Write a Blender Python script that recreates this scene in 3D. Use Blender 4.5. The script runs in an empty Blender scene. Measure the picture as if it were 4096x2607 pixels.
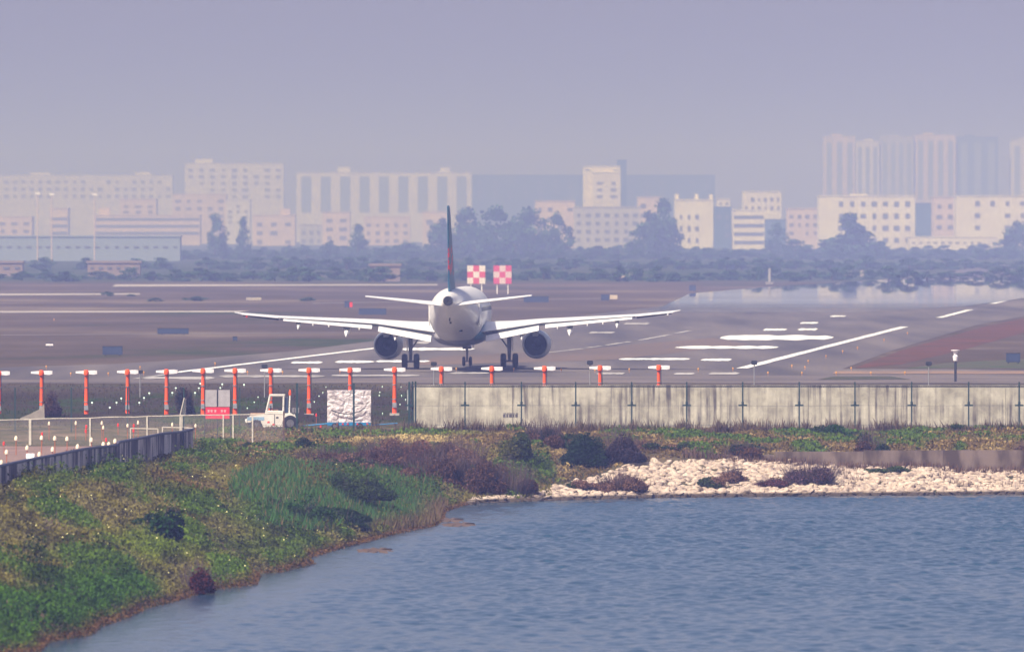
import bpy, bmesh, math, random
import numpy as np
from mathutils import Vector, Matrix
R = math.radians
random.seed(7); rng = np.random.default_rng(7)
sc = bpy.context.scene
C = sc.collection

# ------------------------------------------------------------------ camera, world, sun, exposure
H, F, HZ = 10.85, 36260.0, 913.0       # eye height, focal length in photo pixels, horizon row
cam_d = bpy.data.cameras.new('camera'); cam = bpy.data.objects.new('camera', cam_d); C.objects.link(cam)
cam.location = (0, 0, H); cam.rotation_euler = (R(90) - math.atan((1303.5 - HZ) / F), 0, 0)
cam_d.sensor_width = 36; cam_d.lens = 36 * F / 4096; cam_d.clip_start = 1; cam_d.clip_end = 60000
sc.camera = cam
cam_d.dof.use_dof = True; cam_d.dof.focus_distance = 580; cam_d.dof.aperture_fstop = 2.1
SUN_EL, SUN_AZ = 47, -142               # degrees; azimuth clockwise from +Y (straight ahead)
w = bpy.data.worlds.new('World'); sc.world = w; w.use_nodes = True
nt = w.node_tree; bg = nt.nodes['Background']
sky = nt.nodes.new('ShaderNodeTexSky'); sky.sky_type = 'NISHITA'; sky.sun_disc = False
sky.sun_elevation = R(SUN_EL); sky.sun_rotation = R(SUN_AZ); sky.dust_density = 3.0; sky.air_density = 1.0
tint = nt.nodes.new('ShaderNodeMix'); tint.data_type = 'RGBA'; tint.blend_type = 'MULTIPLY'
tint.inputs[0].default_value = 1.0; tint.inputs[7].default_value = (1.18, 0.98, 1.14, 1)
nt.links.new(sky.outputs[0], tint.inputs[6]); nt.links.new(tint.outputs[2], bg.inputs[0])
bg.inputs[1].default_value = 0.079
sd = bpy.data.lights.new('sun', 'SUN'); sd.energy = 5.0; sd.angle = R(0.5); sd.color = (1.0, 0.93, 0.84)
sun = bpy.data.objects.new('sun', sd); C.objects.link(sun)
sv = Vector((math.sin(R(SUN_AZ)) * math.cos(R(SUN_EL)), math.cos(R(SUN_AZ)) * math.cos(R(SUN_EL)), math.sin(R(SUN_EL))))
sun.rotation_euler = sv.to_track_quat('Z', 'Y').to_euler(); sun.location = (0, 0, 200)
sc.view_settings.view_transform = 'Standard'; sc.view_settings.look = 'None'
sc.view_settings.exposure = 0.42; sc.view_settings.gamma = 1
cy = sc.cycles
cy.max_bounces = 4; cy.diffuse_bounces = 2; cy.glossy_bounces = 3; cy.transmission_bounces = 2
cy.transparent_max_bounces = 16; cy.volume_bounces = 1; cy.use_denoising = True
cy.caustics_reflective = False; cy.caustics_refractive = False

# ------------------------------------------------------------------ pixel -> place helpers
def X(px, d): return (px - 2048) / F * d
def Z(py, d): return H - (py - HZ) * d / F
def G(px, py, z=0.0):
    d = F * (H - z) / (py - HZ); return (X(px, d), d, z)

# ------------------------------------------------------------------ materials
def mat(name, col, rough=0.8, col2=None, scale=3.0, metal=0.0, spec=0.3, bump=0.0, stretch=(1, 1, 1), contrast=(0.35, 0.65), emit=0, detail=4.0, trans=None):
    m = bpy.data.materials.new(name); m.use_nodes = True
    n = m.node_tree.nodes; l = m.node_tree.links; p = n['Principled BSDF']
    p.inputs['Roughness'].default_value = rough; p.inputs['Metallic'].default_value = metal
    p.inputs['Specular IOR Level'].default_value = spec
    if col2 is None: col2 = tuple(c * 0.8 for c in col)
    tc = n.new('ShaderNodeTexCoord'); mp = n.new('ShaderNodeMapping'); mp.inputs['Scale'].default_value = stretch
    ns = n.new('ShaderNodeTexNoise'); ns.inputs['Scale'].default_value = scale; ns.inputs['Detail'].default_value = detail
    cr = n.new('ShaderNodeValToRGB'); cr.color_ramp.elements[0].position = contrast[0]; cr.color_ramp.elements[1].position = contrast[1]
    cr.color_ramp.elements[0].color = (*col, 1); cr.color_ramp.elements[1].color = (*col2, 1)
    l.new(tc.outputs['Object'], mp.inputs[0]); l.new(mp.outputs[0], ns.inputs[0]); l.new(ns.outputs[0], cr.inputs[0])
    l.new(cr.outputs[0], p.inputs['Base Color'])
    if bump:
        b = n.new('ShaderNodeBump'); b.inputs['Strength'].default_value = 1; b.inputs['Distance'].default_value = bump
        l.new(ns.outputs[0], b.inputs['Height']); l.new(b.outputs[0], p.inputs['Normal'])
    if emit:
        p.inputs['Emission Color'].default_value = (*col, 1); p.inputs['Emission Strength'].default_value = emit
    if trans is not None:
        t = n.new('ShaderNodeBsdfTransparent'); mx = n.new('ShaderNodeMixShader'); mx.inputs[0].default_value = trans
        l.new(p.outputs[0], mx.inputs[2]); l.new(t.outputs[0], mx.inputs[1]); l.new(mx.outputs[0], n['Material Output'].inputs[0])
    return m
def leaf_mat(name, transl=0.25):
    m = bpy.data.materials.new(name); m.use_nodes = True
    n = m.node_tree.nodes; l = m.node_tree.links; n.remove(n['Principled BSDF'])
    a = n.new('ShaderNodeAttribute'); a.attribute_name = 'tone'
    d = n.new('ShaderNodeBsdfDiffuse'); t = n.new('ShaderNodeBsdfTranslucent'); mx = n.new('ShaderNodeMixShader')
    mx.inputs[0].default_value = transl
    l.new(a.outputs[0], d.inputs[0]); l.new(a.outputs[0], t.inputs[0]); l.new(d.outputs[0], mx.inputs[1]); l.new(t.outputs[0], mx.inputs[2])
    l.new(mx.outputs[0], n['Material Output'].inputs[0]); return m

# ------------------------------------------------------------------ mesh builder
class MB:
    def __init__(s): s.v = []; s.f = []
    def add(s, v, f):
        o = len(s.v); s.v += [tuple(p) for p in v]; s.f += [tuple(i + o for i in q) for q in f]; return s
    def box(s, x0, x1, y0, y1, z0, z1, rot=None, at=None):
        v = [Vector((x, y, z)) for z in (z0, z1) for y in (y0, y1) for x in (x0, x1)]
        if rot is not None: v = [rot @ p for p in v]
        if at is not None: v = [p + Vector(at) for p in v]
        return s.add(v, [(0, 2, 3, 1), (4, 5, 7, 6), (0, 1, 5, 4), (2, 6, 7, 3), (0, 4, 6, 2), (1, 3, 7, 5)])
    def tube(s, pts, r, n=8, cap=True):
        pts = [Vector(p) for p in pts]; rs = r if isinstance(r, (list, tuple)) else [r] * len(pts)
        rings = []
        for i, p in enumerate(pts):
            t = (pts[min(i + 1, len(pts) - 1)] - pts[max(i - 1, 0)]).normalized()
            u = t.cross(Vector((0, 0, 1)) if abs(t.z) < 0.9 else Vector((0, 1, 0))).normalized(); q = t.cross(u)
            rings.append([p + (u * math.cos(a) + q * math.sin(a)) * rs[i] for a in [2 * math.pi * k / n for k in range(n)]])
        return s.loft(rings, cap)
    def loft(s, rings, cap=True):
        n = len(rings[0]); v = [p for r_ in rings for p in r_]; f = []
        for i in range(len(rings) - 1):
            for k in range(n): f.append((i * n + k, i * n + (k + 1) % n, (i + 1) * n + (k + 1) % n, (i + 1) * n + k))
        if cap: f.append(tuple(range(n))[::-1]); f.append(tuple((len(rings) - 1) * n + k for k in range(n)))
        return s.add(v, f)
    def lathe(s, prof, axis='y', at=(0, 0, 0), n=20, cap=False):      # prof: (position on axis, radius)
        rings = []
        for a, r in prof:
            ring = []
            for k in range(n):
                c, q = math.cos(2 * math.pi * k / n) * r, math.sin(2 * math.pi * k / n) * r
                p = {'y': (c, a, q), 'x': (a, c, q), 'z': (c, q, a)}[axis]
                ring.append((p[0] + at[0], p[1] + at[1], p[2] + at[2]))
            rings.append(ring)
        return s.loft(rings, cap)
    def build(s, name, m, parent=None, smooth=False, bevel=0):
        me = bpy.data.meshes.new(name); me.from_pydata(s.v, [], s.f)
        bm = bmesh.new(); bm.from_mesh(me)
        if bevel: bmesh.ops.bevel(bm, geom=list(bm.edges), offset=bevel, segments=2, affect='EDGES', clamp_overlap=True)
        bmesh.ops.recalc_face_normals(bm, faces=bm.faces); bm.to_mesh(me); bm.free()
        if smooth: me.shade_smooth()
        me.materials.append(m); o = bpy.data.objects.new(name, me); C.objects.link(o)
        if smooth: me.set_sharp_from_angle(angle=R(40))
        if parent: o.parent = parent
        return o
def tag(o, label=None, cat=None, group=None, kind=None):
    if label: o['label'] = label
    if cat: o['category'] = cat
    if group: o['group'] = group
    if kind: o['kind'] = kind
    return o
def thing(name, loc=(0, 0, 0), rz=0, label=None, cat=None, group=None):
    o = bpy.data.objects.new(name, None); C.objects.link(o); o.location = loc; o.rotation_euler = (0, 0, rz)
    o.empty_display_size = 0.2; return tag(o, label, cat, group)
kids = {}
def dup(root, loc, rz=0, scale=None):
    ch = [c for c in C.objects if c.parent == root] if root.name not in kids else kids[root.name]
    kids[root.name] = ch
    r = root.copy(); C.objects.link(r); r.location = loc; r.rotation_euler = (0, 0, rz)
    if scale: r.scale = scale
    for c in ch:
        k = c.copy(); C.objects.link(k); k.parent = r
        for g in [g for g in c.children]:
            q = g.copy(); C.objects.link(q); q.parent = k
    return r
ORD = ['first', 'second', 'third', 'fourth', 'fifth', 'sixth', 'seventh', 'eighth', 'ninth', 'tenth', 'eleventh', 'twelfth',
       'thirteenth', 'fourteenth', 'fifteenth', 'sixteenth', 'seventeenth', 'eighteenth', 'nineteenth', 'twentieth']
def nth(i):
    if i < 20: return ORD[i]
    if i == 29: return 'thirtieth'
    if i == 39: return 'fortieth'
    t = {2: 'twenty', 3: 'thirty', 4: 'forty', 5: 'fifty', 6: 'sixty', 7: 'seventy'}[(i + 1) // 10]
    return t + '-' + ORD[(i + 1) % 10 - 1] if (i + 1) % 10 else t[:-1] + 'ieth'
def order_labels(objs, text):                       # text has {} for the ordinal
    for i, o in enumerate(sorted(objs, key=lambda q: q.location.x / max(q.location.y, 1))): o['label'] = text.format(nth(i))

# ------------------------------------------------------------------ terrain
WL = -3.10
shore_px = [(157, 2607), (198, 2569), (360, 2542), (401, 2508), (523, 2467), (581, 2435), (698, 2406), (843, 2362), (1030, 2338), (1041, 2295),
            (1116, 2290), (1255, 2257), (1238, 2231), (1337, 2202), (1455, 2171), (1559, 2143), (1664, 2118), (1745, 2103), (1779, 2079), (1779, 2049),
            (1830, 2030), (1898, 2012), (2050, 2006), (2300, 1998), (2600, 1990), (3000, 1985), (3500, 1981), (4096, 1977)]
shore = [G(px, py, WL)[:2] for px, py in shore_px]
shore = [(-24.0, 270.0), (-60, 150), (-200, -300)][::-1] + shore + [(90, 482), (7000, 900)]
wpoly = np.array(shore + [(7000, -300)])
spts = np.array(shore)
def in_water(x, y):
    ins = np.zeros(x.shape, bool); n = len(wpoly)
    for i in range(n):
        x0, y0 = wpoly[i]; x1, y1 = wpoly[(i + 1) % n]
        if y0 == y1: continue
        c = ((y0 > y) != (y1 > y)) & (x < (x1 - x0) * (y - y0) / (y1 - y0) + x0); ins ^= c
    return ins
def sdist(x, y):
    d = np.full(x.shape, 1e9)
    for i in range(len(spts) - 1):
        a = spts[i]; b = spts[i + 1] - a
        t = np.clip(((x - a[0]) * b[0] + (y - a[1]) * b[1]) / (b @ b), 0, 1)
        d = np.minimum(d, np.hypot(x - a[0] - t * b[0], y - a[1] - t * b[1]))
    return np.where(in_water(x, y), -d, d)
_T = np.random.default_rng(3).random((256, 256))
def vnoise(x, y):
    xi = np.floor(x).astype(int); yi = np.floor(y).astype(int); fx = x - xi; fy = y - yi
    fx = fx * fx * (3 - 2 * fx); fy = fy * fy * (3 - 2 * fy)
    g = lambda a, b: _T[a % 256, b % 256]
    return (g(xi, yi) * (1 - fx) + g(xi + 1, yi) * fx) * (1 - fy) + (g(xi, yi + 1) * (1 - fx) + g(xi + 1, yi + 1) * fx) * fy
def fnoise(x, y, o=3):
    s = 0; a = 0.5; t = 0
    for k in range(o): s = s + a * vnoise(x * 2 ** k + 17 * k, y * 2 ** k + 31 * k); t += a; a *= 0.55
    return s / t
def gz(x, y, s=None):
    x = np.asarray(x, float); y = np.asarray(y, float)
    if s is None: s = sdist(x, y)
    T = np.interp(y, [0, 380, 462, 500, 541, 626, 99999], [0.35, 0.1, -0.85, -1.0, -1.08, 0, 0])
    left = np.clip((-2 - x) / 6, 0, 1) * np.clip((474 - y) / 12, 0, 1)
    wl = 12.0
    hl = np.clip(s / wl, 0, 1); hl = 1 - (1 - hl) ** 1.5
    hl = WL + (T - WL) * hl
    hf = np.interp(s, [0, 8.5, 9.5, 12], [WL, -1.5, -1.15, -1.0]); hf = np.where(s > 12, T, hf)
    h = hl * left + hf * (1 - left)
    h = h + ((fnoise(x * 0.5, y * 0.35) - 0.5) * 0.35 + (vnoise(x * .45 + 9, y * .12 + 4) - .5) * .5 * left) * np.clip(s / 2, 0, 1) * np.clip((600 - y) / 60, 0, 1)
    h = np.where(s < 0, WL - 0.02 - np.minimum(2.5, -s * 0.35), h)
    return np.where(y > 628, 0, h)
def hit(px, py, d0=285, d1=2500):                   # where the view ray through a pixel meets the ground
    d = np.concatenate([np.arange(d0, 640, 0.25), np.arange(640, d1, 1.0)])
    x = (px - 2048) / F * d; zr = H - (py - HZ) * d / F
    k = np.argmax(zr <= np.maximum(gz(x, d), WL))
    return (x[k], d[k], max(float(gz(x[k:k + 1], d[k:k + 1])[0]), WL))

def warp(a, b, n, g=1.25):                          # growing steps from a to b
    out = [a]; st = n
    while (out[-1] < b if b > a else out[-1] > b): out.append(out[-1] + (st if b > a else -st)); st *= g
    out[-1] = b; return out
xs = sorted(set(warp(-34, -7000, 0.5) + list(np.arange(-34, 46, 0.3)) + warp(46, 7000, 0.5)))
ys = sorted(set(warp(290, -200, 1.0) + list(np.arange(290, 640, 0.4)) + warp(640, 14000, 1.0)))
xs = np.array(xs); ys = np.array(ys); gx, gy = np.meshgrid(xs, ys)
gzz = gz(gx, gy)
def big_mesh(name, co, quads, m, tone=None, nper=4):
    me = bpy.data.meshes.new(name); nv = len(co); nf = len(quads)
    me.vertices.add(nv); me.vertices.foreach_set('co', co.astype(np.float32).ravel())
    me.loops.add(nf * nper); me.loops.foreach_set('vertex_index', quads.astype(np.int32).ravel())
    me.polygons.add(nf); me.polygons.foreach_set('loop_start', np.arange(0, nf * nper, nper, dtype=np.int32))
    me.polygons.foreach_set('loop_total', np.full(nf, nper, np.int32))
    me.update(calc_edges=True)
    if tone is not None:
        at = me.attributes.new('tone', 'FLOAT_COLOR', 'POINT')
        c = np.ones((nv, 4), np.float32); c[:, :3] = tone; at.data.foreach_set('color', c.ravel())
    me.materials.append(m); o = bpy.data.objects.new(name, me); C.objects.link(o); return o
# ground material: dry field, greener verges, stony bank, by world position
gm = bpy.data.materials.new('ground'); gm.use_nodes = True
n = gm.node_tree.nodes; l = gm.node_tree.links; p = n['Principled BSDF']; p.inputs['Roughness'].default_value = 1; p.inputs['Specular IOR Level'].default_value = 0.0
geo = n.new('ShaderNodeNewGeometry')
def nz(scale, st=(1, 1, 1), det=5):
    mp = n.new('ShaderNodeMapping'); mp.inputs['Scale'].default_value = st; l.new(geo.outputs['Position'], mp.inputs[0])
    t = n.new('ShaderNodeTexNoise'); t.inputs['Scale'].default_value = scale; t.inputs['Detail'].default_value = det; t.inputs['Roughness'].default_value = 0.6
    l.new(mp.outputs[0], t.inputs[0]); return t.outputs[0]
def ramp(src, stops):
    r = n.new('ShaderNodeValToRGB'); e = r.color_ramp.elements
    e[0].position, e[0].color = stops[0][0], (*stops[0][1], 1); e[1].position, e[1].color = stops[-1][0], (*stops[-1][1], 1)
    for q, c in stops[1:-1]: k = e.new(q); k.color = (*c, 1)
    l.new(src, r.inputs[0]); return r.outputs[0]
def mixc(f, a, b):
    m_ = n.new('ShaderNodeMix'); m_.data_type = 'RGBA'; l.new(f, m_.inputs[0]); l.new(a, m_.inputs[6]); l.new(b, m_.inputs[7]); return m_.outputs[2]
field = ramp(nz(0.02, (1, 0.5, 1)), [(0.34, (0.035, 0.055, 0.025)), (0.43, (0.075, 0.06, 0.052)), (0.55, (0.105, 0.083, 0.073)), (0.68, (0.21, 0.17, 0.13))])
fine = ramp(nz(0.5), [(0.3, (0.06, 0.05, 0.04)), (0.7, (0.17, 0.12, 0.09))])
field = mixc(ramp(nz(0.11), [(0.35, (0, 0, 0)), (0.7, (0.55, 0.55, 0.55))]), field, fine)
near = ramp(nz(0.35), [(0.35, (0.05, 0.055, 0.028)), (0.5, (0.09, 0.08, 0.045)), (0.62, (0.14, 0.105, 0.07)), (0.75, (0.22, 0.17, 0.12))])
sx = n.new('ShaderNodeSeparateXYZ'); l.new(geo.outputs['Position'], sx.inputs[0])
mr = n.new('ShaderNodeMapRange'); mr.inputs[1].default_value = 600; mr.inputs[2].default_value = 640; l.new(sx.outputs[1], mr.inputs[0])
verge = ramp(nz(.13, (1, .4, 1), 6), [(.36, (.04, .032, .03)), (.5, (.05, .042, .032)), (.6, (.032, .05, .02)), (.72, (.05, .07, .025))])
mr3 = n.new('ShaderNodeMapRange'); mr3.inputs[1].default_value = 545; mr3.inputs[2].default_value = 552; l.new(sx.outputs[1], mr3.inputs[0]); near = mixc(mr3.outputs[0], near, verge)
base = mixc(mr.outputs[0], near, field)
scrub = ramp(nz(0.03, (1, .3, 1), 6), [(.35, (.035, .055, .03)), (.6, (.06, .075, .045)), (.72, (.14, .1, .08))])
mr2 = n.new('ShaderNodeMapRange'); mr2.inputs[1].default_value = 1780; mr2.inputs[2].default_value = 1900; l.new(sx.outputs[1], mr2.inputs[0]); base = mixc(mr2.outputs[0], base, scrub)
l.new(base, p.inputs['Base Color'])
nx, ny = len(xs), len(ys)
idx = np.arange(nx * ny).reshape(ny, nx)
quads = np.stack([idx[:-1, :-1], idx[:-1, 1:], idx[1:, 1:], idx[1:, :-1]], -1).reshape(-1, 4)
gr = big_mesh('ground', np.stack([gx, gy, gzz], -1).reshape(-1, 3), quads, gm); gr.data.shade_smooth(); tag(gr, kind='structure')

# water
wm = bpy.data.materials.new('lake_water'); wm.use_nodes = True
n = wm.node_tree.nodes; l = wm.node_tree.links; p = n['Principled BSDF']
p.inputs['Base Color'].default_value = (0.026, 0.064, 0.108, 1); p.inputs['Roughness'].default_value = 0.15; p.inputs['IOR'].default_value = 1.33
geo = n.new('ShaderNodeNewGeometry')
n1 = nz(1.0, (3.2, 0.55, 1), 4); n2 = nz(1.0, (0.05, 0.018, 1), 3)
mu = n.new('ShaderNodeMath'); mu.operation = 'MULTIPLY_ADD'; mu.inputs[1].default_value = 1; 
mrw = n.new('ShaderNodeMapRange'); mrw.inputs[1].default_value = 0.35; mrw.inputs[2].default_value = 0.65; mrw.inputs[3].default_value = 0.25; mrw.inputs[4].default_value = 4.0
sxw = n.new('ShaderNodeSeparateXYZ'); l.new(geo.outputs['Position'], sxw.inputs[0])
my = n.new('ShaderNodeMapRange'); my.inputs[1].default_value = 290; my.inputs[2].default_value = 450; my.inputs[3].default_value = -0.22; my.inputs[4].default_value = 0.18; l.new(sxw.outputs[1], my.inputs[0])
mxx = n.new('ShaderNodeMapRange'); mxx.inputs[1].default_value = -14; mxx.inputs[2].default_value = 10; mxx.inputs[3].default_value = -0.1; mxx.inputs[4].default_value = 0.05; l.new(sxw.outputs[0], mxx.inputs[0])
s1 = n.new('ShaderNodeMath'); l.new(my.outputs[0], s1.inputs[0]); l.new(mxx.outputs[0], s1.inputs[1]); s2 = n.new('ShaderNodeMath'); l.new(s1.outputs[0], s2.inputs[0]); l.new(n2, s2.inputs[1])
l.new(s2.outputs[0], mrw.inputs[0])
b = n.new('ShaderNodeBump'); b.inputs['Strength'].default_value = 1; l.new(mrw.outputs[0], b.inputs['Distance']); l.new(n1, b.inputs['Height']); l.new(b.outputs[0], p.inputs['Normal'])
wxs = np.array(sorted(set(warp(-32, -300, .5) + list(np.arange(-31, 44, .11)) + warp(45, 900, .5)))); wys = np.array(sorted(set(warp(288, -200, .6) + list(np.arange(288, 482, .17)) + warp(484, 560, .6))))
wgx, wgy = np.meshgrid(wxs, wys); wz = np.zeros(wgx.shape); q = np.random.default_rng(11)
for k in range(40):
    lam = q.uniform(.42, 1.9); a = R(q.normal() * 48 - 60); kx_, ky_ = math.cos(a) * 6.283 / lam, math.sin(a) * 6.283 / lam
    wz += .0055 * lam ** .9 * np.sin(kx_ * wgx + ky_ * wgy + q.uniform(0, 6.28))
calm = np.clip((wgy - 300) / 130, 0, 1) * .6 + np.clip((wgx + 12) / 20, 0, 1) * .3 + (fnoise(wgx * .06 + 3, wgy * .02 + 8) - .5) * 1.1
wsd = np.full(wgx.shape, 50.0); wk = (wgx > -33) & (wgx < 46) & (wgy > 286) & (wgy < 485); wsd[wk] = -sdist(wgx[wk], wgy[wk]); wz *= np.clip(.12 + wsd / 7, .12, 1) * (.22 + 1.15 * np.clip(calm, 0, 1)) * (.75 + .5 * fnoise(wgx * .5, wgy * .2)) * np.where((wgx > -33) & (wgx < 46) & (wgy > 286) & (wgy < 485), 1, 0)
wi = np.arange(wz.size).reshape(wz.shape); wq = np.stack([wi[:-1, :-1], wi[:-1, 1:], wi[1:, 1:], wi[1:, :-1]], -1).reshape(-1, 4)
wo = big_mesh('water', np.stack([wgx, wgy, WL + wz], -1).reshape(-1, 3), wq, wm); wo.data.shade_smooth(); tag(wo, kind='structure')
mrw.inputs[3].default_value = .02; mrw.inputs[4].default_value = .12

# ------------------------------------------------------------------ runway and paint
def sheet(name, pts, z, m, kind='structure', wavy=0):
    P = [G(px, py, 0) for px, py in pts]
    o = MB().add([(a, b_, z) for a, b_, _ in P], [tuple(range(len(P)))]).build(name, m)
    for pl in o.data.polygons:
        if pl.normal.z < 0: o.data.flip_normals()
        break
    return tag(o, kind=kind)
asph = mat('asphalt', (0.085, 0.077, 0.083), 0.9, (0.18, 0.155, 0.145), 0.16, stretch=(1, 0.05, 1), spec=0.1, contrast=(0.35, 0.7), detail=7)
asph2 = mat('worn_concrete', (0.18, 0.15, 0.14), 0.9, (0.12, 0.105, 0.105), 0.09, spec=0.1, detail=7)
rust = mat('rubber_brown_asphalt', (0.19, 0.135, 0.11), 0.9, (0.12, 0.1, 0.095), 0.04, stretch=(1, 0.2, 1), spec=0.1, detail=6)
soil = mat('red_soil', (0.14, 0.065, 0.055), 1, (0.09, 0.062, 0.05), 0.12, spec=0, detail=6)
sheet('runway', [(-500, 1534), (4700, 1534), (4700, 1478), (3370, 1476), (3560, 1405), (3900, 1302), (4500, 1188), (5100, 930), (4700, 975), (1480, 1366), (1180, 1404), (760, 1438), (460, 1456), (0, 1470), (-500, 1480)], 0.02, asph)
sheet('runway_patch', [(1650, 1462), (2450, 1440), (3000, 1378), (2850, 1352), (2300, 1400), (1750, 1425)], 0.03, rust, )
sheet('path', [(-500, 1532), (4700, 1532), (4700, 1500), (3000, 1503), (1200, 1516), (-500, 1522)], 0.03, asph2)
sheet('path', [(3330, 1497), (4700, 1497), (4700, 1484), (3340, 1486)], 0.045, mat('orange_grit', (0.3, 0.19, 0.13), 1, (0.18, 0.13, 0.1), 0.3))
sheet('soil_strip', [(3420, 1472), (3600, 1458), (3850, 1400), (4096, 1330), (4300, 1270), (4300, 1235), (3960, 1300), (3600, 1403)], 0.012, soil)
sheet('grass_patch', [(3620, 1474), (4500, 1474), (4500, 1428), (4090, 1436), (3780, 1452)], 0.016, mat('verge_green', (.05, .07, .025), 1, (.1, .075, .055), .3, contrast=(.45, .6), detail=7))
sheet('grass_patch', [(3270, 1520), (3640, 1519), (3560, 1507), (3330, 1508)], 0.05, mat('tuft_green', (.04, .055, .025), 1, (.09, .07, .05), .8, contrast=(.4, .65)))
for pts in ([(-300, 1251), (950, 1249), (1000, 1243), (-300, 1244)], [(450, 1146), (1750, 1142), (1750, 1136), (460, 1138)], [(-300, 1183), (560, 1179), (560, 1173), (-300, 1175)],
            [(1250, 1215), (2400, 1196), (2400, 1193), (1250, 1211)], [(0, 1342), (800, 1336), (1500, 1330), (1500, 1328), (0, 1339)]):
    sheet('path', pts, 0.02, asph2 if pts[0][1] in (1342, 1215) else mat('pale_track', (0.42, 0.38, 0.36), 1, (0.3, 0.27, 0.25), 0.02))
paint = mat('white_paint', (0.84, 0.84, 0.82), 0.7, (0.5, 0.49, 0.47), 0.5, contrast=(0.5, 0.8))
paint2 = mat('worn_white_paint', (0.52, 0.5, 0.48), 0.8, (0.24, 0.22, 0.21), 0.25, contrast=(0.4, 0.62))
def line(name, px0, py0, px1, py1, wid, m, n_=24):
    a = Vector(G(px0, py0)); b_ = Vector(G(px1, py1)); t = (b_ - a).normalized(); q = Vector((t.y, -t.x, 0)) * wid / 2
    L = []; Rr = []
    for i in range(n_ + 1):
        c = a.lerp(b_, i / n_); j = 1 + random.uniform(-0.14, 0.14) * (1 if 0 < i < n_ else 0)
        L.append(c - q * j); Rr.append(c + q * j)
    v = [(c.x, c.y, 0.055) for c in L] + [(c.x, c.y, 0.055) for c in Rr]
    return tag(MB().add(v, [(i, n_ + 1 + i, n_ + 2 + i, i + 1) for i in range(n_)]).build(name, m), kind='structure')
line('runway_edge_line', 700, 1492, 1510, 1393, 0.9, paint); line('runway_edge_line', 2968, 1475, 3618, 1308, 0.95, paint)
line('runway_edge_line', 3758, 1272, 3880, 1240, 0.9, paint); line('runway_edge_line', 3970, 1216, 4300, 1132, 0.95, paint)
line('runway_edge_line', 540, 1517, 700, 1495, 0.5, paint2)
for a_ in [(2190, 1412, 2330, 1396), (2345, 1393, 2400, 1386), (2425, 1382, 2520, 1368), (2560, 1362, 2680, 1340), (2700, 1335, 2760, 1324)]:
    line('centre_line_dash', *a_, 0.5, paint2)
def blotch(name, x0, x1, y, t, m, tilt=0):           # a painted bar lying across the runway, its far and near rows in pixels
    k = 14; top = []; bot = []
    for i in range(k + 1):
        u = i / k; px = x0 + (x1 - x0) * u; e = min(1, 14 * u * (1 - u) + 0.35)
        j = random.uniform(0.65, 1.2)
        top.append(G(px, y + tilt * u - t / 2 * e * j)); bot.append(G(px - 6, y + tilt * u + t / 2 * e * j))
    v = [(a, b_, 0.055) for a, b_, _ in top + bot]
    return tag(MB().add(v, [(i, k + 1 + i, k + 2 + i, i + 1) for i in range(k)]).build(name, m), kind='structure')
for i, (x0, x1, y, t, mm) in enumerate([(2480, 2762, 1438, 8, paint), (2808, 2928, 1441, 9, paint), (2885, 3335, 1352, 19, paint), (2705, 3115, 1391, 11, paint),
        (3058, 3150, 1320, 9, paint), (3195, 3272, 1319, 8, paint), (3205, 3275, 1293, 7, paint), (3325, 3385, 1266, 6, paint), (1168, 1292, 1452, 9, paint),
        (1345, 1500, 1449, 9, paint), (1505, 1720, 1447, 8, paint), (1612, 1900, 1398, 11, paint), (1660, 1720, 1372, 10, paint2), (2500, 2600, 1296, 7, paint2), (2360, 2460, 1332, 7, paint2),
        (2390, 2500, 1496, 8, paint2), (2700, 2780, 1497, 8, paint2), (2840, 2960, 1496, 9, paint2), (880, 1300, 1507, 8, paint2), (1330, 1680, 1504, 7, paint2), (1800, 1960, 1494, 6, paint2), (565, 860, 1514, 9, paint2)]):
    blotch('runway_marking', x0, x1, y, t, mm)
# the sheet of hot air over the far tarmac, mirror-like at this grazing angle
mm_ = bpy.data.materials.new('hot_air_mirage'); mm_.use_nodes = True
n = mm_.node_tree.nodes; l = mm_.node_tree.links; p = n['Principled BSDF']; n.remove(p)
geo = n.new('ShaderNodeNewGeometry')
gl = n.new('ShaderNodeBsdfGlossy'); gl.inputs['Roughness'].default_value = 0.02; gl.inputs['Color'].default_value = (0.95, 0.95, 0.96, 1)
nv_ = n.new('ShaderNodeCombineXYZ'); nv_.inputs[0].default_value = 0; nv_.inputs[1].default_value = -0.0003; nv_.inputs[2].default_value = 1; l.new(nv_.outputs[0], gl.inputs['Normal'])
tr = n.new('ShaderNodeBsdfTransparent'); mx = n.new('ShaderNodeMixShader')
nn = nz(1.0, (0.012, 0.045, 1), 4); sx = n.new('ShaderNodeSeparateXYZ'); l.new(geo.outputs['Position'], sx.inputs[0])
mr = n.new('ShaderNodeMapRange'); mr.inputs[1].default_value = 1080; mr.inputs[2].default_value = 1330; mr.inputs[3].default_value = -0.2; mr.inputs[4].default_value = 1.0; l.new(sx.outputs[1], mr.inputs[0])
ad = n.new('ShaderNodeMath'); ad.operation = 'MULTIPLY_ADD'; ad.use_clamp = True; l.new(nn, ad.inputs[0]); ad.inputs[1].default_value = 0.9; 
sb = n.new('ShaderNodeMath'); sb.operation = 'SUBTRACT'; l.new(mr.outputs[0], sb.inputs[0]); sb.inputs[1].default_value = 0.55; l.new(sb.outputs[0], ad.inputs[2])
l.new(ad.outputs[0], mx.inputs[0]); l.new(tr.outputs[0], mx.inputs[1]); l.new(gl.outputs[0], mx.inputs[2]); l.new(mx.outputs[0], n['Material Output'].inputs[0])
P_ = [(2540, 1262), (2640, 1232), (2760, 1176), (3060, 1150), (3500, 1122), (4150, 1112), (4500, 1112), (4500, 1180), (4096, 1195), (3850, 1228), (3300, 1262), (2800, 1290)]
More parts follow.
